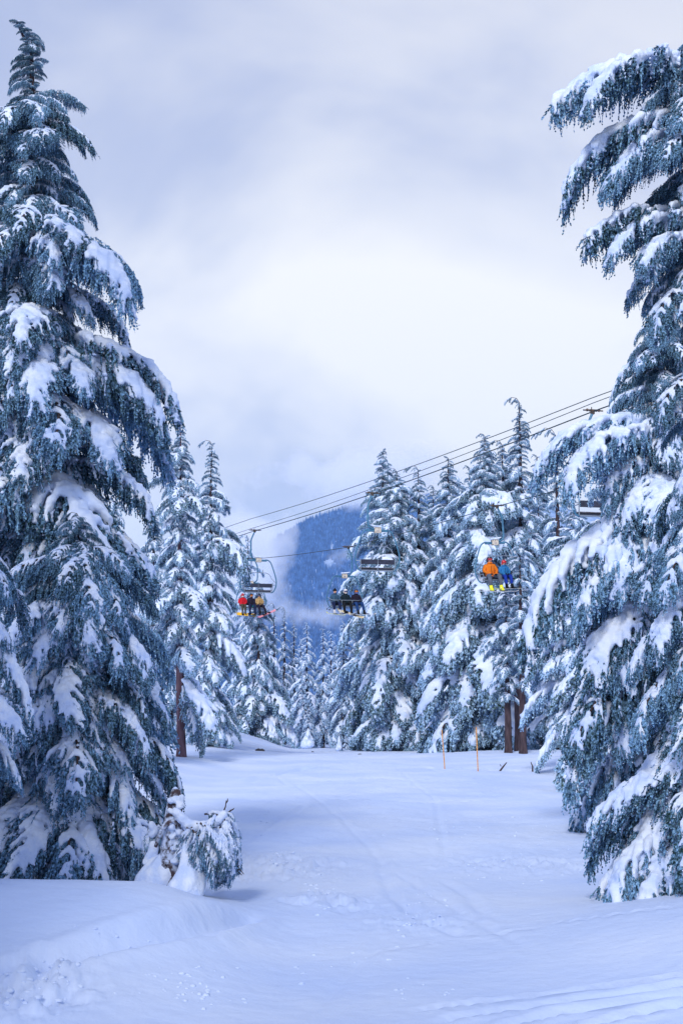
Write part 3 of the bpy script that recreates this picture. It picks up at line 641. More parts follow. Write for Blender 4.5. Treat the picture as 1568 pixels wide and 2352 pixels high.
# ------------------------------------------------------------------ riders
def cloth(name, c, k=.75): return grain(mat(name, rough=.8, spec=.15), tuple(x * k for x in c), c, 9, 3, .4, .6, .5, 12, 'Object', None, .02)
C = dict(red=(.62, .015, .03), olive=(.07, .065, .045), night=(.018, .014, .035), navy=(.012, .02, .07), tan=(.50, .34, .15), black=(.010, .012, .016), slate=(.045, .11, .20), ink=(.008, .022, .035),
         blue=(.015, .055, .20), orange=(.75, .20, .015), grey=(.10, .12, .17), sky=(.03, .20, .50), royal=(.010, .04, .35), yellow=(.85, .85, .02), gold=(.85, .50, .02), pink=(.75, .30, .36), cream=(.70, .62, .42), white=(.72, .74, .78), teal=(.03, .30, .38), lime=(.75, .80, .15), violet=(.2, .2, .45))
CM = {k: cloth(k + '_cloth', v) for k, v in C.items()}
SKIN = mat('skin', (.55, .30, .22), .6)
def gloss(name, c): return mat(name, c, .2, .0, .7)
GL = {k: gloss(k + '_gloss', C[k]) for k in ('red', 'orange', 'blue', 'black', 'white', 'gold', 'pink', 'cream', 'lime', 'yellow', 'sky', 'night', 'violet')}
def skin_body(joints, edges, radii, mats, assign):
    me = bpy.data.meshes.new('b'); me.from_pydata(joints, edges, []); o = bpy.data.objects.new('b', me)
    md = o.modifiers.new('s', 'SKIN'); md.use_smooth_shade = True
    for i, r in enumerate(radii):
        me.skin_vertices[0].data[i].radius = r if isinstance(r, tuple) else (r, r)
        me.skin_vertices[0].data[i].use_root = (i == 0)
    s = o.modifiers.new('u', 'SUBSURF'); s.levels = 2
    out = evaluated(o); bpy.data.meshes.remove(me)
    out.materials.clear()
    for m in mats: out.materials.append(m)
    for p in out.polygons: p.material_index = assign(p.center); p.use_smooth = True
    return out
def rider(label, chair, x, jacket, trousers, boots, helmet, goggles, beanie=False, splay=.13, turn=0.0, hands=((-.12, -.34, .17), (.12, -.34, .17)), scale=1.0, feet=None, glove='black', scarf=None, beard=None, mir=1, legs=0.0):
    """sits on the chair at x from the middle of the seat; faces -Y of the chair"""
    mw = mb_(chair); p = mw @ Vector((-.20 + x, -.22, -3.22)); e = empty('person', p); e.rotation_euler = chair.rotation_euler; e.scale = (scale,) * 3
    tag(e, label, 'person', 'riders on the chairlift')
    fx = feet or ((-splay - .02 + legs, -.56), (splay + .02 + legs, -.56))
    J = [(0, .02, .12), (0, .05, .32), (0, .04, .47), (0, .02, .58), (0, -.01, .68), (0, -.02, .79),
         (-.18, .04, .49), (-.27, -.02, .30), hands[0], (.18, .04, .49), (.27, -.02, .30), hands[1],
         (-.11, -.04, .09), (-splay - .02 + legs * .4, -.46, .10), (fx[0][0], fx[0][1], -.36), (.11, -.04, .09), (splay + .02 + legs * .4, -.46, .10), (fx[1][0], fx[1][1], -.36)]
    E = [(0, 1), (1, 2), (2, 3), (3, 4), (4, 5), (2, 6), (6, 7), (7, 8), (2, 9), (9, 10), (10, 11), (0, 12), (12, 13), (13, 14), (0, 15), (15, 16), (16, 17)]
    Rr = [(.17, .14), (.18, .14), (.16, .13), (.075, .075), (.085, .09), (.08, .09), .095, .072, .045, .095, .072, .045, .12, .095, .072, .12, .095, .072]
    def asg(c):
        if c.z > .60: return 2
        if c.z > .15 and c.y > -.42: return 0
        if c.z > .08 and c.y > -.20: return 0
        if c.z > .17: return 0
        return 1
    b = ob('body', skin_body(J, E, Rr, [CM[jacket], CM[trousers], SKIN if not scarf else CM[scarf]], asg), e)
    Rz = Matrix.Translation((0, -.015, .74)) @ Matrix.Rotation(turn, 4, 'Z')
    def part(name, m, mats):
        o = m.build(name, mats, e); o.matrix_local = Rz; return o
    m = MB(); m.ball((0, -.005, -.01), (.078, .092, .105), seg=14); m.ball((0, -.098, -.02), (.016, .022, .024)); m.ball((-.078, 0, -.02), (.014, .022, .032)); m.ball((.078, 0, -.02), (.014, .022, .032))
    m.box((0, -.090, -.062), (.045, .012, .010), mi=1, bev=.003)
    for s in (-1, 1): m.ball((s * .030, -.088, .012), (.014, .010, .008), 1)
    part('head', m, [SKIN, mat('dark_feature', (.08, .03, .03), .6)])
    m = MB()
    if beanie:
        m.ball((0, .01, .05), (.098, .108, .10), seg=14); m.tube([(0, .01, .03), (0, .01, .065)], .107, 16); m.ball((0, .01, .155), .034)
        part('beanie', m, CM[helmet])
    else:
        m.ball((0, .012, .045), (.112, .125, .105), seg=16); m.box((0, -.10, .055), (.15, .05, .018), bev=.007)
        for s in (-1, 1): m.ball((s * .095, .02, -.03), (.025, .055, .065))
        part('helmet', m, GL[helmet])
    if goggles:
        m = MB(); pts = [(math.sin(a) * .093, -math.cos(a) * .108, .018) for a in [R(-62 + 124 * k / 8) for k in range(9)]]
        m.tube(pts, [.016] + [.034] * 7 + [.016], 10); g = part('goggles', m, GL[goggles])
        m = MB(); m.tube([(math.sin(a) * .116, -math.cos(a) * .128 + .01, .045) for a in [R(55 + 250 * k / 14) for k in range(15)]], .012, 6); part('goggle_strap', m, CM['black'])
    if beard:
        m = MB(); m.ball((0, -.062, -.085), (.055, .045, .055)); part('beard', m, CM[beard])
    if scarf:
        m = MB(); m.ball((0, -.03, -.075), (.088, .09, .055), seg=12); part('neck_warmer', m, CM[scarf])
    # hood / collar, gloves with fingers, boots
    m = MB(); m.tube([(math.sin(a) * .085, .01 - math.cos(a) * .075, .60 + .02 * math.cos(a)) for a in [2 * math.pi * k / 12 for k in range(13)]], .035, 8); m.build('collar', CM[jacket], e)
    m = MB(); m.tube([(0, -.145, .50), (0, -.155, .35), (0, -.15, .2)], .007, 6); m.build('zip', CM['black'], e)
    for s, h in ((-1, hands[0]), (1, hands[1])):
        m = MB(); h = Vector(h); m.ball(h + Vector((-s * .02, -.03, -.01)), (.042, .055, .032), seg=10)
        for k in range(4):
            o = h + Vector((-s * .02 + (k - 1.5) * .020, -.06, 0)); l = (.8, 1, .95, .75)[k]
            m.tube([o, o + Vector((0, -.035 * l, -.008)), o + Vector((0, -.048 * l, -.035 * l))], [.012, .011, .009], 6)
        o = h + Vector((-s * .055, -.02, 0)); m.tube([o, o + Vector((-s * .02, -.025, -.005)), o + Vector((-s * .018, -.045, -.02))], [.012, .012, .010], 6)
        m.build('glove', CM[glove], e)
    for (bx, by) in fx:
        m = MB(); m.tube([(bx, by, -.30), (bx, by - .005, -.42), (bx, by - .01, -.47)], [.070, .066, .070], 10); m.ball((bx, by - .08, -.455), (.058, .135, .050), seg=12); m.box((bx, by - .075, -.50), (.105, .29, .035), bev=.012)
        m.box((bx, by - .07, -.40), (.13, .02, .02), Euler((R(20), 0, 0)), bev=.004); m.build('boot', boots, e)
    return e, fx
def board(name, label, cat, e, center, length, width, m, yaw, pitch=0.0, roll=0.0, group=None, thick=.012, two=None):
    """a board or ski with raised rounded tips, below the boots"""
    bm = bmesh.new(); n = 22; rows = []
    for i in range(n + 1):
        t = i / n * 2 - 1; x = t * length / 2; end = max(0, abs(t) - .80) / .20; w_ = width / 2 * (1 - .10 * (1 - t * t)) * math.sqrt(max(0.02, 1 - end ** 2)); z = .07 * (length / 1.6) * end ** 1.6
        rows.append([bm.verts.new((x, sy * w_, z + tz)) for sy, tz in ((-1, 0), (1, 0), (1, thick), (-1, thick))])
    for a, b in zip(rows[:-1], rows[1:]):
        for k in range(4): bm.faces.new((a[k], a[(k + 1) % 4], b[(k + 1) % 4], b[k]))
    bm.faces.new(rows[0]); bm.faces.new(rows[-1][::-1]); bmesh.ops.recalc_face_normals(bm, faces=bm.faces)
    me = bpy.data.meshes.new(name); bm.to_mesh(me); bm.free(); me.materials.append(m)
    p = mb_(e) @ Vector(center); o = ob(name, me, None, p); o.rotation_euler = Euler((roll, pitch, e.rotation_euler.z + yaw)); tag(o, label, cat, group)
    mb = MB()
    if name == 'snowboard':
        for s in (-.22, .22): mb.box((s, 0, .03), (.14, width * .85, .05), bev=.01)
        mb.build('binding', CM['black'], o)
    else:
        mb.box((0, 0, .03), (.30, width * .8, .035), bev=.01); mb.build('binding', CM['black'], o)
    return o
def pole(label, e, a, b, m, group=None):
    A = mb_(e) @ Vector(a); B = mb_(e) @ Vector(b); o = empty('ski_pole', A); tag(o, label, 'ski pole', group); d = B - A
    mb = MB(); mb.tube([(0, 0, 0), d], .011, 6); mb.build('shaft', m, o)
    mb = MB(); mb.tube([-d.normalized() * .06, d.normalized() * .08], .018, 8); mb.build('handle', CM['black'], o)
    mb = MB(); mb.tube([d * .94, d * .955], .045, 10); mb.build('basket', CM['black'], o)
SG = 'snowboards hanging below the riders'; KG = 'skis on the riders'
e1, _ = rider('rider in red jacket and red helmet, leftmost on the far chair', chE, -.60, 'red', 'olive', CM['grey'], 'red', None, splay=.07, scarf='white', hands=((-.07, -.30, .13), (.07, -.31, .13)))
board('snowboard', 'yellow snowboard below the rider in red', 'snowboard', e1, (.12, -.62, -.55), 1.45, .28, GL['gold'], R(6), R(4), R(50), SG)
e2, _ = rider('rider in dark jacket with orange goggles, middle of the far chair', chE, -.02, 'night', 'navy', CM['navy'], 'black', 'orange', turn=R(15), splay=.15, glove='teal', hands=((-.15, -.32, .14), (.05, -.40, .02)))
board('snowboard', 'pale blue snowboard below the middle rider of the far chair', 'snowboard', e2, (.25, -.62, -.57), 1.45, .26, GL['sky'], R(25), R(-6), R(10), SG)
e3, _ = rider('rider in tan jacket and black helmet, right seat of the far chair', chE, .52, 'tan', 'night', CM['black'], 'black', 'blue', turn=R(-18), hands=((-.08, -.30, .20), (.10, -.30, .20)), feet=((-.05, -.55), (.33, -.55)), legs=.05)
board('snowboard', 'long snowboard with pink tip below the rider in tan', 'snowboard', e3, (.38, -.62, -.50), 1.5, .26, GL['pink'], R(20), R(-22), R(20), SG)
f1, _ = rider('rider in slate blue jacket and black pompom beanie, left on the middle chair', chC, -.60, 'slate', 'navy', CM['white'], 'black', None, beanie=True, turn=R(35), splay=.14, hands=((-.06, -.36, .17), (.22, -.36, .22)))
board('ski', 'yellow-tipped ski under the left foot of the rider in the pompom beanie', 'ski', f1, (-.12, -.70, -.56), 1.6, .10, GL['lime'], R(-62), R(8), 0, KG)
board('ski', 'white ski under the right foot of the rider in the pompom beanie', 'ski', f1, (.22, -.70, -.56), 1.6, .10, GL['white'], R(-28), R(-2), 0, KG)
pole('ski pole held slanting left by the rider in the pompom beanie', f1, (-.03, -.40, .16), (-.62, -.62, -.30), CM['ink'], 'ski poles')
pole('second ski pole of the rider in the pompom beanie, steeper', f1, (.0, -.42, .14), (-.50, -.70, -.34), CM['ink'], 'ski poles')
f2, _ = rider('rider in black jacket, white helmet and blue goggles, middle of the middle chair', chC, .0, 'ink', 'black', CM['black'], 'white', 'blue', splay=.17, beard='white', hands=((-.17, -.36, .20), (.17, -.36, .20)))
board('snowboard', 'cream snowboard slanting below the rider with the white helmet', 'snowboard', f2, (.12, -.66, -.52), 1.55, .26, GL['cream'], R(-10), R(17), R(35), SG)
f3, _ = rider('rider in black jacket with orange goggles and blue neck warmer, right of the middle chair', chC, .60, 'night', 'blue', CM['black'], 'black', 'orange', scarf='violet', splay=.15, turn=R(5), hands=((-.14, -.36, .20), (.14, -.36, .20)), legs=.14)
board('snowboard', 'white snowboard below the rider with the blue neck warmer', 'snowboard', f3, (.24, -.68, -.55), 1.55, .27, GL['white'], R(8), R(-3), R(4), SG)
g1, _ = rider('rider in orange jacket, grey trousers and yellow boots on the right chair', chF, -.38, 'orange', 'grey', GL['yellow'], 'night', 'red', splay=.19, hands=((-.10, -.33, .16), (.11, -.34, .15)), scale=1.12)
board('ski', 'white ski under the yellow boots of the orange-jacketed rider', 'ski', g1, (-.16, -.62, -.55), 1.6, .09, GL['white'], R(12), R(0), 0, KG)
board('ski', 'second white ski under the yellow boots, to the right', 'ski', g1, (.25, -.62, -.55), 1.6, .09, GL['white'], R(10), R(-2), 0, KG)
g2, _ = rider('smaller rider in blue jacket and red helmet on the right chair', chF, .27, 'sky', 'royal', CM['black'], 'red', 'red', splay=.12, scale=.92, hands=((-.08, -.34, .16), (.08, -.34, .16)))
board('ski', 'dark ski with lime trim under the blue-jacketed rider', 'ski', g2, (-.10, -.62, -.55), 1.4, .09, GL['lime'], R(15), R(-4), 0, KG)
board('ski', 'white ski under the right foot of the blue-jacketed rider', 'ski', g2, (.16, -.62, -.55), 1.4, .09, GL['white'], R(18), R(-4), 0, KG)
pole('bright blue ski pole slanting down left from the blue-jacketed rider', g2, (-.06, -.40, .17), (-.42, -.62, -.48), CM['sky'], 'ski poles')
pole('teal ski pole slanting down right from the blue-jacketed rider', g2, (.08, -.40, .17), (.62, -.60, -.26), CM['teal'], 'ski poles')

# ------------------------------------------------------------------ bent stump and buried sapling
def on(u, Y): p = at(u, 1700, Y); p.z = gz(p.x, Y); return p
def bough(parent, root, tip, sn, lod='hi', roll=0, rg=random.Random(9)):
    me, s, mt = place_bough(parent, parent.location, root, tip, lod, sn, rg, roll)
    o = ob('bough', me, parent); o.matrix_local = mt
    if s: ob('snow_load', s, o)
def snow_blob(name, parent, bl, vox, it=3, m=None, seed=1, flat=.9):
    return ob(name, blobs_mesh(name, bl, vox, m or M['snow'], np.random.RandomState(seed), .06, it, flat), parent)
D = 16.0
b0 = on(395, D); st = empty('broken_tree', b0); tag(st, 'bent broken sapling plastered with snow beside the left trees', 'broken tree')
mb = MB(); P = [at(u, v, D) - b0 for u, v in ((390, 2035), (391, 1960), (396, 1890), (403, 1840), (406, 1812))]
mb.tube(P, [.115, .11, .10, .088, .05], 14); mb.build('trunk', M['rimed_bark'], st)
mb = MB(); mb.tube(curve_pts([at(396, 1885, D - .1) - b0, at(372, 1905, D - .15) - b0, at(358, 1945, D - .1) - b0], 5), [.028] * 5 + [.020] * 6, 8); mb.build('limb', M['rimed_bark'], st)
rg_ = random.Random(4)
bl = [(*(at(406 + rg_.uniform(-6, 6), 1812 + k * 3.5, D) - b0), .035 + .006 * min(k, 8)) for k in range(9)]
bl += [(*(at(400 + rg_.uniform(-10, 16), 1830 + 150 * rg_.random(), D - .09 + rg_.uniform(-.02, .03)) - b0), rg_.uniform(.02, .055)) for _ in range(34)]
snow_blob('snow_load', st, bl, .012)
bl = []
for k in range(26):
    t = k / 25; u = np.interp(t, [0, .25, .5, .75, 1], [402, 430, 460, 490, 515]); v = np.interp(t, [0, .25, .5, .75, 1], [1862, 1893, 1902, 1893, 1868]); bl.append((*(at(u, v, D - .12) - b0), .05 + .03 * math.sin(t * 3.1) + .012 * math.sin(k * 1.9)))
snow_blob('snow_ridge', st, bl, .018, 5)
for (u0, v0, u1, v1, dy, sn) in [(500, 1890, 545, 1960, 0, 1.3), (505, 1880, 540, 1925, .2, 1.2), (490, 1900, 520, 2000, -.2, 1.2), (460, 1905, 485, 2010, -.3, 1.2), (440, 1900, 460, 2005, -.3, .9), (470, 1895, 515, 1975, -.4, 1.2), (505, 1885, 535, 2010, -.1, 1.2),
        (395, 1890, 350, 1960, .3, .6), (390, 1930, 345, 2000, .4, .5), (512, 1868, 538, 1885, 0, 1), (430, 1900, 440, 1990, -.2, 1.3), (480, 1960, 510, 2020, -.2, .9), (400, 1880, 372, 1925, .5, .6), (420, 1930, 350, 2010, .2, .5), (470, 1870, 552, 1925, .3, 1.2), (460, 1890, 530, 1990, -.35, .7), (500, 1870, 450, 1960, -.3, 1.2), (450, 1910, 490, 2025, -.35, .6), (455, 1900, 530, 2020, .1, .8), (440, 1930, 500, 2030, 0, .6)]:
    bough(st, at(u0, v0, D + dy), at(u1, v1, D + dy - .1), sn)
rg6 = random.Random(66)
for k in range(34):
    u0 = rg6.uniform(415, 518); v0 = 1893 - 20 * ((u0 - 465) / 50) ** 2 * (u0 > 465) + rg6.uniform(-6, 40); dy = rg6.uniform(-.35, .35)
    bough(st, at(u0, v0, D + dy), at(u0 + rg6.uniform(-14, 34) + (12 if u0 > 480 else 0), v0 + rg6.uniform(55, 120), D + dy - .12), rg6.choice((.6, 1.2, 1.2)), 'mid' if k % 3 else 'hi', 0, rg6)
for k in range(12):
    u0 = rg6.uniform(350, 392); v0 = rg6.uniform(1880, 1960); bough(st, at(u0, v0, D + .3), at(u0 - rg6.uniform(0, 30), v0 + rg6.uniform(40, 70), D + .2), .6, 'mid', 0, rg6)
for a, b in [((512, 1868), (520, 1838)), ((518, 1868), (536, 1858)), ((508, 1885), (534, 1900)), ((519, 1845), (523, 1834)), ((528, 1862), (538, 1856))]:
    mb = MB(); mb.tube([at(*a, D) - b0, (at(*a, D) + at(*b, D)) / 2 - b0 + Vector((.01, 0, 0)), at(*b, D) - b0], [.010, .007, .004], 5); mb.build('twig', M['wood'], st)
# snow cone slumped against it
bl = []; cb = at(428, 2024, D - .35)
for k in range(44):
    t = (k + .5) / 44; bl.append((cb.x + .03 * math.sin(t * 5), cb.y + .05 * t, cb.z + .52 * t - .10, .235 * (1 - t) ** 1.15 + .016))
c0 = Vector((cb.x, cb.y, cb.z - .1)); o = ob('snow_mound', blobs_mesh('snow_mound', [(x - c0.x, y - c0.y, z - c0.z, r) for x, y, z, r in bl], .025, M['snow'], np.random.RandomState(2), .05, 5), None, c0); tag(o, 'smooth cone of snow leaning against the bent broken sapling', 'snow mound')
bl = []; cb = at(374, 2000, D + .1)
for k in range(44):
    t = (k + .5) / 44; bl.append((cb.x + .16 * t, cb.y - .05 * t, cb.z + .50 * t - .14, .25 * (1 - t) ** .8 + .03)); bl.append((cb.x - .16 + .05 * t, cb.y, cb.z + .3 * t - .14, .18 * (1 - t) + .02))
c0 = Vector((cb.x, cb.y, cb.z - .1)); o = ob('snow_mound', blobs_mesh('snow_mound', [(x - c0.x, y - c0.y, z - c0.z, r) for x, y, z, r in bl], .03, M['snow'], np.random.RandomState(2), .05, 5), None, c0); tag(o, 'rounded heap of snow between the cut stump and the bent sapling', 'snow mound')
# cut stump
b1 = on(350, 16.3); sp = empty('tree_stump', b1); tag(sp, 'short stump with a cap of snow left of the bent sapling', 'tree stump')
mb = MB(); mb.tube([at(350, 2040, 16.3) - b1, at(350, 1960, 16.3) - b1, at(352, 1895, 16.3) - b1], [.12, .085, .06], 12); mb.build('trunk', M['rimed_bark'], sp)
snow_blob('snow_cap', sp, [(*(at(352 + rg_.uniform(-5, 5), 1893 + k * 5, 16.2) - b1), .05) for k in range(6)] + [(*(at(348 + rg_.uniform(-12, 12), 1940 + k * 4, 16.15) - b1), .06) for k in range(12)], .02)
# twig on the snow
def twig(label, pts_list, Y, r, m='wood'):
    p0 = on(pts_list[0][0][0], Y); p0 = at(*pts_list[0][0], Y); e = None; mb = MB()
    for pl in pts_list: mb.tube([at(u, v, Y) - p0 for u, v in pl], [r * (1 - .6 * i / (len(pl) - 1)) for i in range(len(pl))], 6)
    o = mb.build('twig', M[m], None, loc=p0); tag(o, label, 'twig')
twig('bare forked twig poking out of the snow right of the bent sapling', [[(515, 2005), (540, 1996), (556, 2010)], [(530, 2000), (550, 1988)], [(535, 1998), (552, 1998), (560, 2008)]], 16, .010)
def snag(label, u, v0, v1, du, r, kids=()):
    p = on_ground(u, v0); Y_ = p.y; p0 = Vector(p); mb = MB()
    mb.tube([Vector((0, 0, -.1)), (at(u + du * .5, (v0 + v1) / 2, Y_) - p0) + Vector((.03, 0, 0)), at(u + du, v1, Y_) - p0], [r, r * .8, r * .4], 7)
    for a, b in kids: mb.tube([at(*a, Y_) - p0, at(*b, Y_) - p0], [r * .5, r * .2], 5)
    o = mb.build('branch_stub', M['wood'], None, loc=p0); tag(o, label, 'branch'); return o
snag('dark crooked stick leaning out of the snow by the shaded gap', 1143, 1770, 1751, 20, .035, [((1150, 1760), (1147, 1755))])
snag('short upright stick in the snow right of the shaded gap', 1222, 1771, 1750, -4, .03)
snag('thin leafless sapling at the edge of the run beside the low right boughs', 1288, 1800, 1775, -6, .02, [((1286, 1790), (1278, 1782)), ((1285, 1786), (1290, 1774)), ((1287, 1794), (1296, 1786))])
# bamboo marker poles
M['bamboo'] = grain(mat('orange_bamboo', rough=.6), (.50, .17, .03), (.72, .38, .10), 5, 3, .45, .55, 0, None, 'Object', (1, 1, 4))
for u, v, ut, vt, lb in ((1021, 1766, 1014, 1676, 'orange bamboo marker pole, left of the two, slightly tilted'), (1097, 1771, 1093, 1670, 'orange bamboo marker pole, right of the two, before the hemlock trunks')):
    p = on_ground(u, v); t = at(ut, vt, p.y) - p; e = empty('marker_pole', p); tag(e, lb, 'marker pole', 'bamboo poles marking the edge of the run'); k = 7
    mb = MB(); mb.tube([t * (i / k) - Vector((0, 0, .15 if i == 0 else 0)) for i in range(k + 1)], .018, 8); mb.build('cane', M['bamboo'], e)
    mb = MB()
    for i in range(1, k): mb.tube([t * (i / k) - t * .004, t * (i / k) + t * .004], .023, 8)
    mb.build('cane_joint', M['bamboo'], e)
# small dark stone and tufts on the far crest
M['stone'] = grain(mat('dark_stone', rough=.9), (.02, .02, .03), (.06, .06, .07), 8)
for u, v, s_, lb in ((597, 1725, .22, 'dark flat rock lying on the far crest of the run'), (718, 1728, .10, 'tiny dark tuft left of the middle on the far crest'), (826, 1733, .09, 'tiny dark tuft right of the middle on the far crest')):
    p = on_ground(u, v); mb = MB(); rg2 = random.Random(u)
    for k in range(5): mb.ball((rg2.uniform(-.7, .7) * s_, rg2.uniform(-.3, .3) * s_, .1 * s_), (s_ * .5, s_ * .4, s_ * rg2.uniform(.25, .5)), seg=7)
    o = mb.build('rock', M['stone'], None, False, p); tag(o, lb, 'rock')
# little snow-coned saplings on the far crest
def sapling(label, u, v0, v1, wpx, snow_only=0.0, seed=1, vb=None):
    Y_ = on_ground(u, v0).y; Y_ = min(Y_, 92); base = at(u, v0, Y_); base.z = gz(base.x, Y_); rg = random.Random(seed); e = empty('fir_sapling', base); tag(e, label, 'sapling', 'saplings on the far crest')
    top = at(u, v1, Y_); H = top.z - base.z; m = Y_ / F; mb = MB(); mb.tube([Vector((0, 0, -.1)), top - base], [.05, .012], 6); mb.build('trunk', M['bark'], e)
    for i in range(46):
        t = rg.random() ** .8; a = i * 2.4; ln = wpx * m * (1 - t) ** .8 + .1; root = base + Vector((0, 0, H * t)); el_ = R(-25 - 25 * (1 - t))
        bough(e, root, root + Vector((math.cos(a) * math.cos(el_), math.sin(a) * math.cos(el_), math.sin(el_))) * ln, .6 if t > .45 else 1.2, 'far', 0, rg)
    bl = []
    for k in range(26):
        t = (k + .5) / 26; a = rg.uniform(0, 6.28); q = wpx * m * .5 * (1 - t); hh = H * (.08 + snow_only * t); bl.append((math.cos(a) * q * .6, math.sin(a) * q * .6 - .15, hh, wpx * m * .42 * (1 - t) + .06))
    if snow_only: snow_blob('snow_load', e, bl, .06, 3, seed=seed)
sapling('small sapling with a cone of snow round its foot, middle of the far crest', 708, 1703, 1625, 26, .42, 1)
sapling('tiny snow-plastered sapling right of the middle, left of its pair', 779, 1725, 1684, 11, .8, 2)
sapling('tiny leaning sapling right of the middle, right of its pair', 795, 1722, 1690, 10, 0, 3)
# snow chunks
V0, F0 = ICO1; rg3 = np.random.RandomState(8); Vs = []; n = 0
def chunk(p, s):
    global n
    v = V0 * (1 + rg3.uniform(-.25, .25, (len(V0), 1))) * np.array([s * rg3.uniform(.8, 1.5), s, s * rg3.uniform(.45, .75)]); a = rg3.uniform(0, 6); v = v @ np.array([[math.cos(a), -math.sin(a), 0], [math.sin(a), math.cos(a), 0], [0, 0, 1]])
    Vs.append(v + np.array([p.x, p.y, float(ground(np.array([p.x]), np.array([p.y]))[0]) - s * .05])); n += 1
for u, v, ru, rv, k, s0 in [(420, 2250, 130, 50, 34, .022), (450, 2280, 60, 30, 12, .03), (700, 2215, 40, 30, 6, .025), (925, 2275, 30, 18, 8, .025), (1030, 2280, 15, 10, 4, .025), (730, 2050, 60, 40, 26, .03), (660, 1985, 60, 30, 34, .035), (960, 2120, 60, 35, 26, .025), (980, 2060, 60, 30, 12, .03),
        (1190, 1990, 160, 60, 46, .025), (60, 2270, 110, 60, 60, .03), (560, 2300, 20, 20, 4, .025), (600, 1880, 60, 40, 14, .03), (1100, 1900, 250, 60, 40, .03), (130, 2200, 60, 14, 16, .03), (300, 2150, 120, 18, 14, .02), (850, 2200, 90, 30, 8, .02)]:
    for _ in range(k):
        uu, vv = u + rg3.normal(0, .5) * ru, v + rg3.normal(0, .5) * rv
        if vv > 2360 or vv < 1780: continue
        p = on_ground(uu, vv); chunk(p, s0 * rg3.uniform(.35, 1.15))
Fs = F0[None] + (np.arange(n) * len(V0))[:, None, None]
tag(ob('snow_chunks', mesh_np('snow_chunks', np.concatenate(Vs), Fs.reshape(-1, 3), [M['ground']], smooth=True)), 'loose crumbs of snow scattered over the near slope', 'snow chunks', kind='stuff')
# ------------------------------------------------------------------ mountain
def ridge(x): return np.interp(x, [-2500, -1200, -600, -420, -300, -215, -100, 50, 250, 600, 1200, 2500], [-60, 120, 300, 430, 530, 600, 655, 700, 730, 740, 600, 300])
def mtn(x, t):
    Yv = 5000 - 1700 * t + 120 * fbm(x * .002, t * 2, 3); z = ridge(x) * (1 - t) ** .9 - 165 * t + (90 * fbm(x * .0032 + 4, t * 1.6, 4) + 60 * np.abs(vnoise(x * .006 + t * 1.2, t * .8))) * np.clip(t * 4, 0, 1) * np.clip((1 - t) * 5, 0, 1); return Yv, z
xs = np.linspace(-2500, 2500, 260); ts = np.linspace(0, 1, 90); XX, TT = np.meshgrid(xs, ts); YY, ZZ = mtn(XX, TT)
i_ = np.arange(260 * 90).reshape(90, 260); Fm = np.stack([i_[:-1, :-1], i_[1:, :-1], i_[1:, 1:], i_[:-1, 1:]], -1).reshape(-1, 4)
bx = np.stack([xs, np.full(260, 5900.), np.full(260, -165.)], -1); Vm = np.concatenate([np.stack([XX, YY, ZZ], -1).reshape(-1, 3), bx]); jb = np.arange(260) + 260 * 90
Fb = np.stack([i_[0, :-1], i_[0, 1:], jb[1:], jb[:-1]], -1)
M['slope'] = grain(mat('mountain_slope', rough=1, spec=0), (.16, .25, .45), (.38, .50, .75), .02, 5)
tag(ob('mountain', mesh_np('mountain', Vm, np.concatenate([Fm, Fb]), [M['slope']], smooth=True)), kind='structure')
rg4 = np.random.RandomState(12); nt_ = 52000
tx = rg4.uniform(-520, 640, nt_); tt = rg4.uniform(0.0, .86, nt_)
ty, tz = mtn(tx, tt)
U = 784 + F * tx / ty; Vv = 1620 - F * (tz - EYE) / ty       # rough place in the picture, for the clearings
keep = np.ones(nt_, bool)
for cu, cv, ru, rv in ((757, 1299, 14, 12), (750, 1296, 7, 6), (762, 1258, 4, 12), (749, 1268, 3, 4), (745, 1236, 3, 3)):
    keep &= ((U - cu) / ru) ** 2 + ((Vv - cv) / rv) ** 2 > 1 + .8 * fbm(U * .2, Vv * .2)
tx, ty, tz = tx[keep], ty[keep], tz[keep]; k_ = len(tx); h = rg4.uniform(10, 24, k_); r_ = h * .17
ang = np.array([0, 2.09, 4.19]); off = rg4.uniform(0, 6, k_)
cone = np.zeros((k_, 4, 3)); cone[:, :3, 0] = tx[:, None] + np.cos(ang + off[:, None]) * r_[:, None]; cone[:, :3, 1] = ty[:, None] + np.sin(ang + off[:, None]) * r_[:, None]; cone[:, :3, 2] = tz[:, None] - 2
cone[:, 3] = np.stack([tx, ty, tz + h], -1)
b_ = (np.arange(k_) * 4)[:, None]; Fc = np.stack([np.concatenate([b_, b_ + 1, b_ + 3], 1), np.concatenate([b_ + 1, b_ + 2, b_ + 3], 1), np.concatenate([b_ + 2, b_, b_ + 3], 1)], 1).reshape(-1, 3)
M['haze_tinted_wood'] = grain(mat('haze_tinted_wood', rough=1, spec=0), (.004, .035, .18), (.06, .17, .48), .05, 6, .42, .62)  # blue of the distant air is partly put into the tree colour
tag(ob('far_forest', mesh_np('far_forest', cone.reshape(-1, 3), Fc, [M['haze_tinted_wood']], smooth=False)), 'snow-dusted forest covering the far mountainside, blue of distance haze painted in', 'forest', kind='stuff')
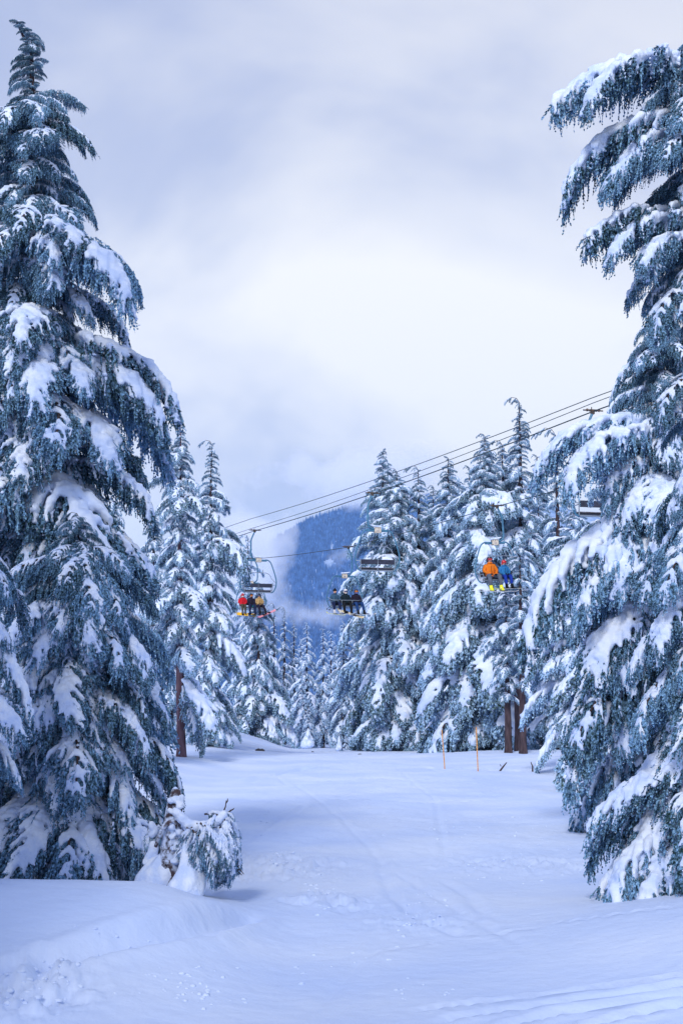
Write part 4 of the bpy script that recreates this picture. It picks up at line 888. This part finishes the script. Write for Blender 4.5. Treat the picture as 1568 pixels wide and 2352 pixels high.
# ------------------------------------------------------------------ clouds before the mountain
def cloud(label, u, v, Y_, ru, rv, ry, dens, scale, thr, seed):
    c = at(u, v, Y_); m = Y_ / F; bm = bmesh.new(); bmesh.ops.create_icosphere(bm, subdivisions=4, radius=1); me = bpy.data.meshes.new('cloud'); bm.to_mesh(me); bm.free()
    o = ob('cloud', me, None, c); o.scale = (ru * m, ry, rv * m); tag(o, label, 'cloud', kind='stuff')
    mt = bpy.data.materials.new('cloud_vapour'); mt.use_nodes = True; t = mt.node_tree; t.nodes.clear()
    tc_ = N(t, 'ShaderNodeTexCoord'); ln = N(t, 'ShaderNodeVectorMath', operation='LENGTH'); L(t, tc_.outputs['Object'], ln.inputs[0])
    mp_ = N(t, 'ShaderNodeMapping'); mp_.inputs['Location'].default_value = (seed, seed * .7, 0); mp_.inputs['Scale'].default_value = (ru * m / 100, ry / 250, rv * m / 100); L(t, tc_.outputs['Object'], mp_.inputs[0])
    ns = N(t, 'ShaderNodeTexNoise', i_Scale=scale, i_Detail=6.0, i_Roughness=.58); L(t, mp_.outputs[0], ns.inputs['Vector'])
    fall = N(t, 'ShaderNodeMath', operation='MULTIPLY_ADD', i_1=-1.15, i_2=1.3 - thr - 1.3); L(t, ln.outputs['Value'], fall.inputs[0])
    ad = N(t, 'ShaderNodeMath', operation='MULTIPLY_ADD', i_1=2.8); L(t, ns.outputs['Fac'], ad.inputs[0]); L(t, fall.outputs[0], ad.inputs[2])
    mr = N(t, 'ShaderNodeMapRange', i_1=.15, i_2=1.0, i_3=0.0, i_4=dens); L(t, ad.outputs[0], mr.inputs[0])
    pv = N(t, 'ShaderNodeVolumePrincipled'); pv.inputs['Color'].default_value = (.97, .98, 1, 1); pv.inputs['Anisotropy'].default_value = 0; L(t, mr.outputs[0], pv.inputs['Density'])
    out = N(t, 'ShaderNodeOutputMaterial'); L(t, pv.outputs[0], out.inputs['Volume']); me.materials.append(mt)
    return o
cloud('thick cloud covering the left flank of the mountain', 545, 1290, 2600, 155, 220, 240, .022, .8, .30, 1.0)
cloud('cloud lying over the mountain ridge', 830, 1090, 2700, 290, 85, 220, .022, .8, .32, 4.0)
cloud('torn cloud drifting low over the foot of the mountain', 715, 1410, 2500, 130, 50, 120, .010, 1.5, .42, 7.0)
cloud('faint wisp of cloud on the middle of the mountainside', 790, 1275, 2500, 50, 40, 90, .010, 1.6, .42, 9.0)

# ------------------------------------------------------------------ air
bm = bmesh.new(); bmesh.ops.create_cube(bm, size=1); me = bpy.data.meshes.new('haze'); bm.to_mesh(me); bm.free()
hz_o = ob('haze', me, None, (0, 4400, 440)); hz_o.scale = (9000, 9800, 1300); tag(hz_o, 'thin blue winter air between the run and the mountain', 'haze', kind='stuff')
hm = bpy.data.materials.new('haze'); hm.use_nodes = True; t = hm.node_tree; t.nodes.clear()
pv = N(t, 'ShaderNodeVolumePrincipled'); pv.inputs['Color'].default_value = (.36, .62, 1, 1); pv.inputs['Density'].default_value = .00008
out = N(t, 'ShaderNodeOutputMaterial'); L(t, pv.outputs[0], out.inputs['Volume']); me.materials.append(hm)


bpy.data.scenes.remove(SCRATCH)
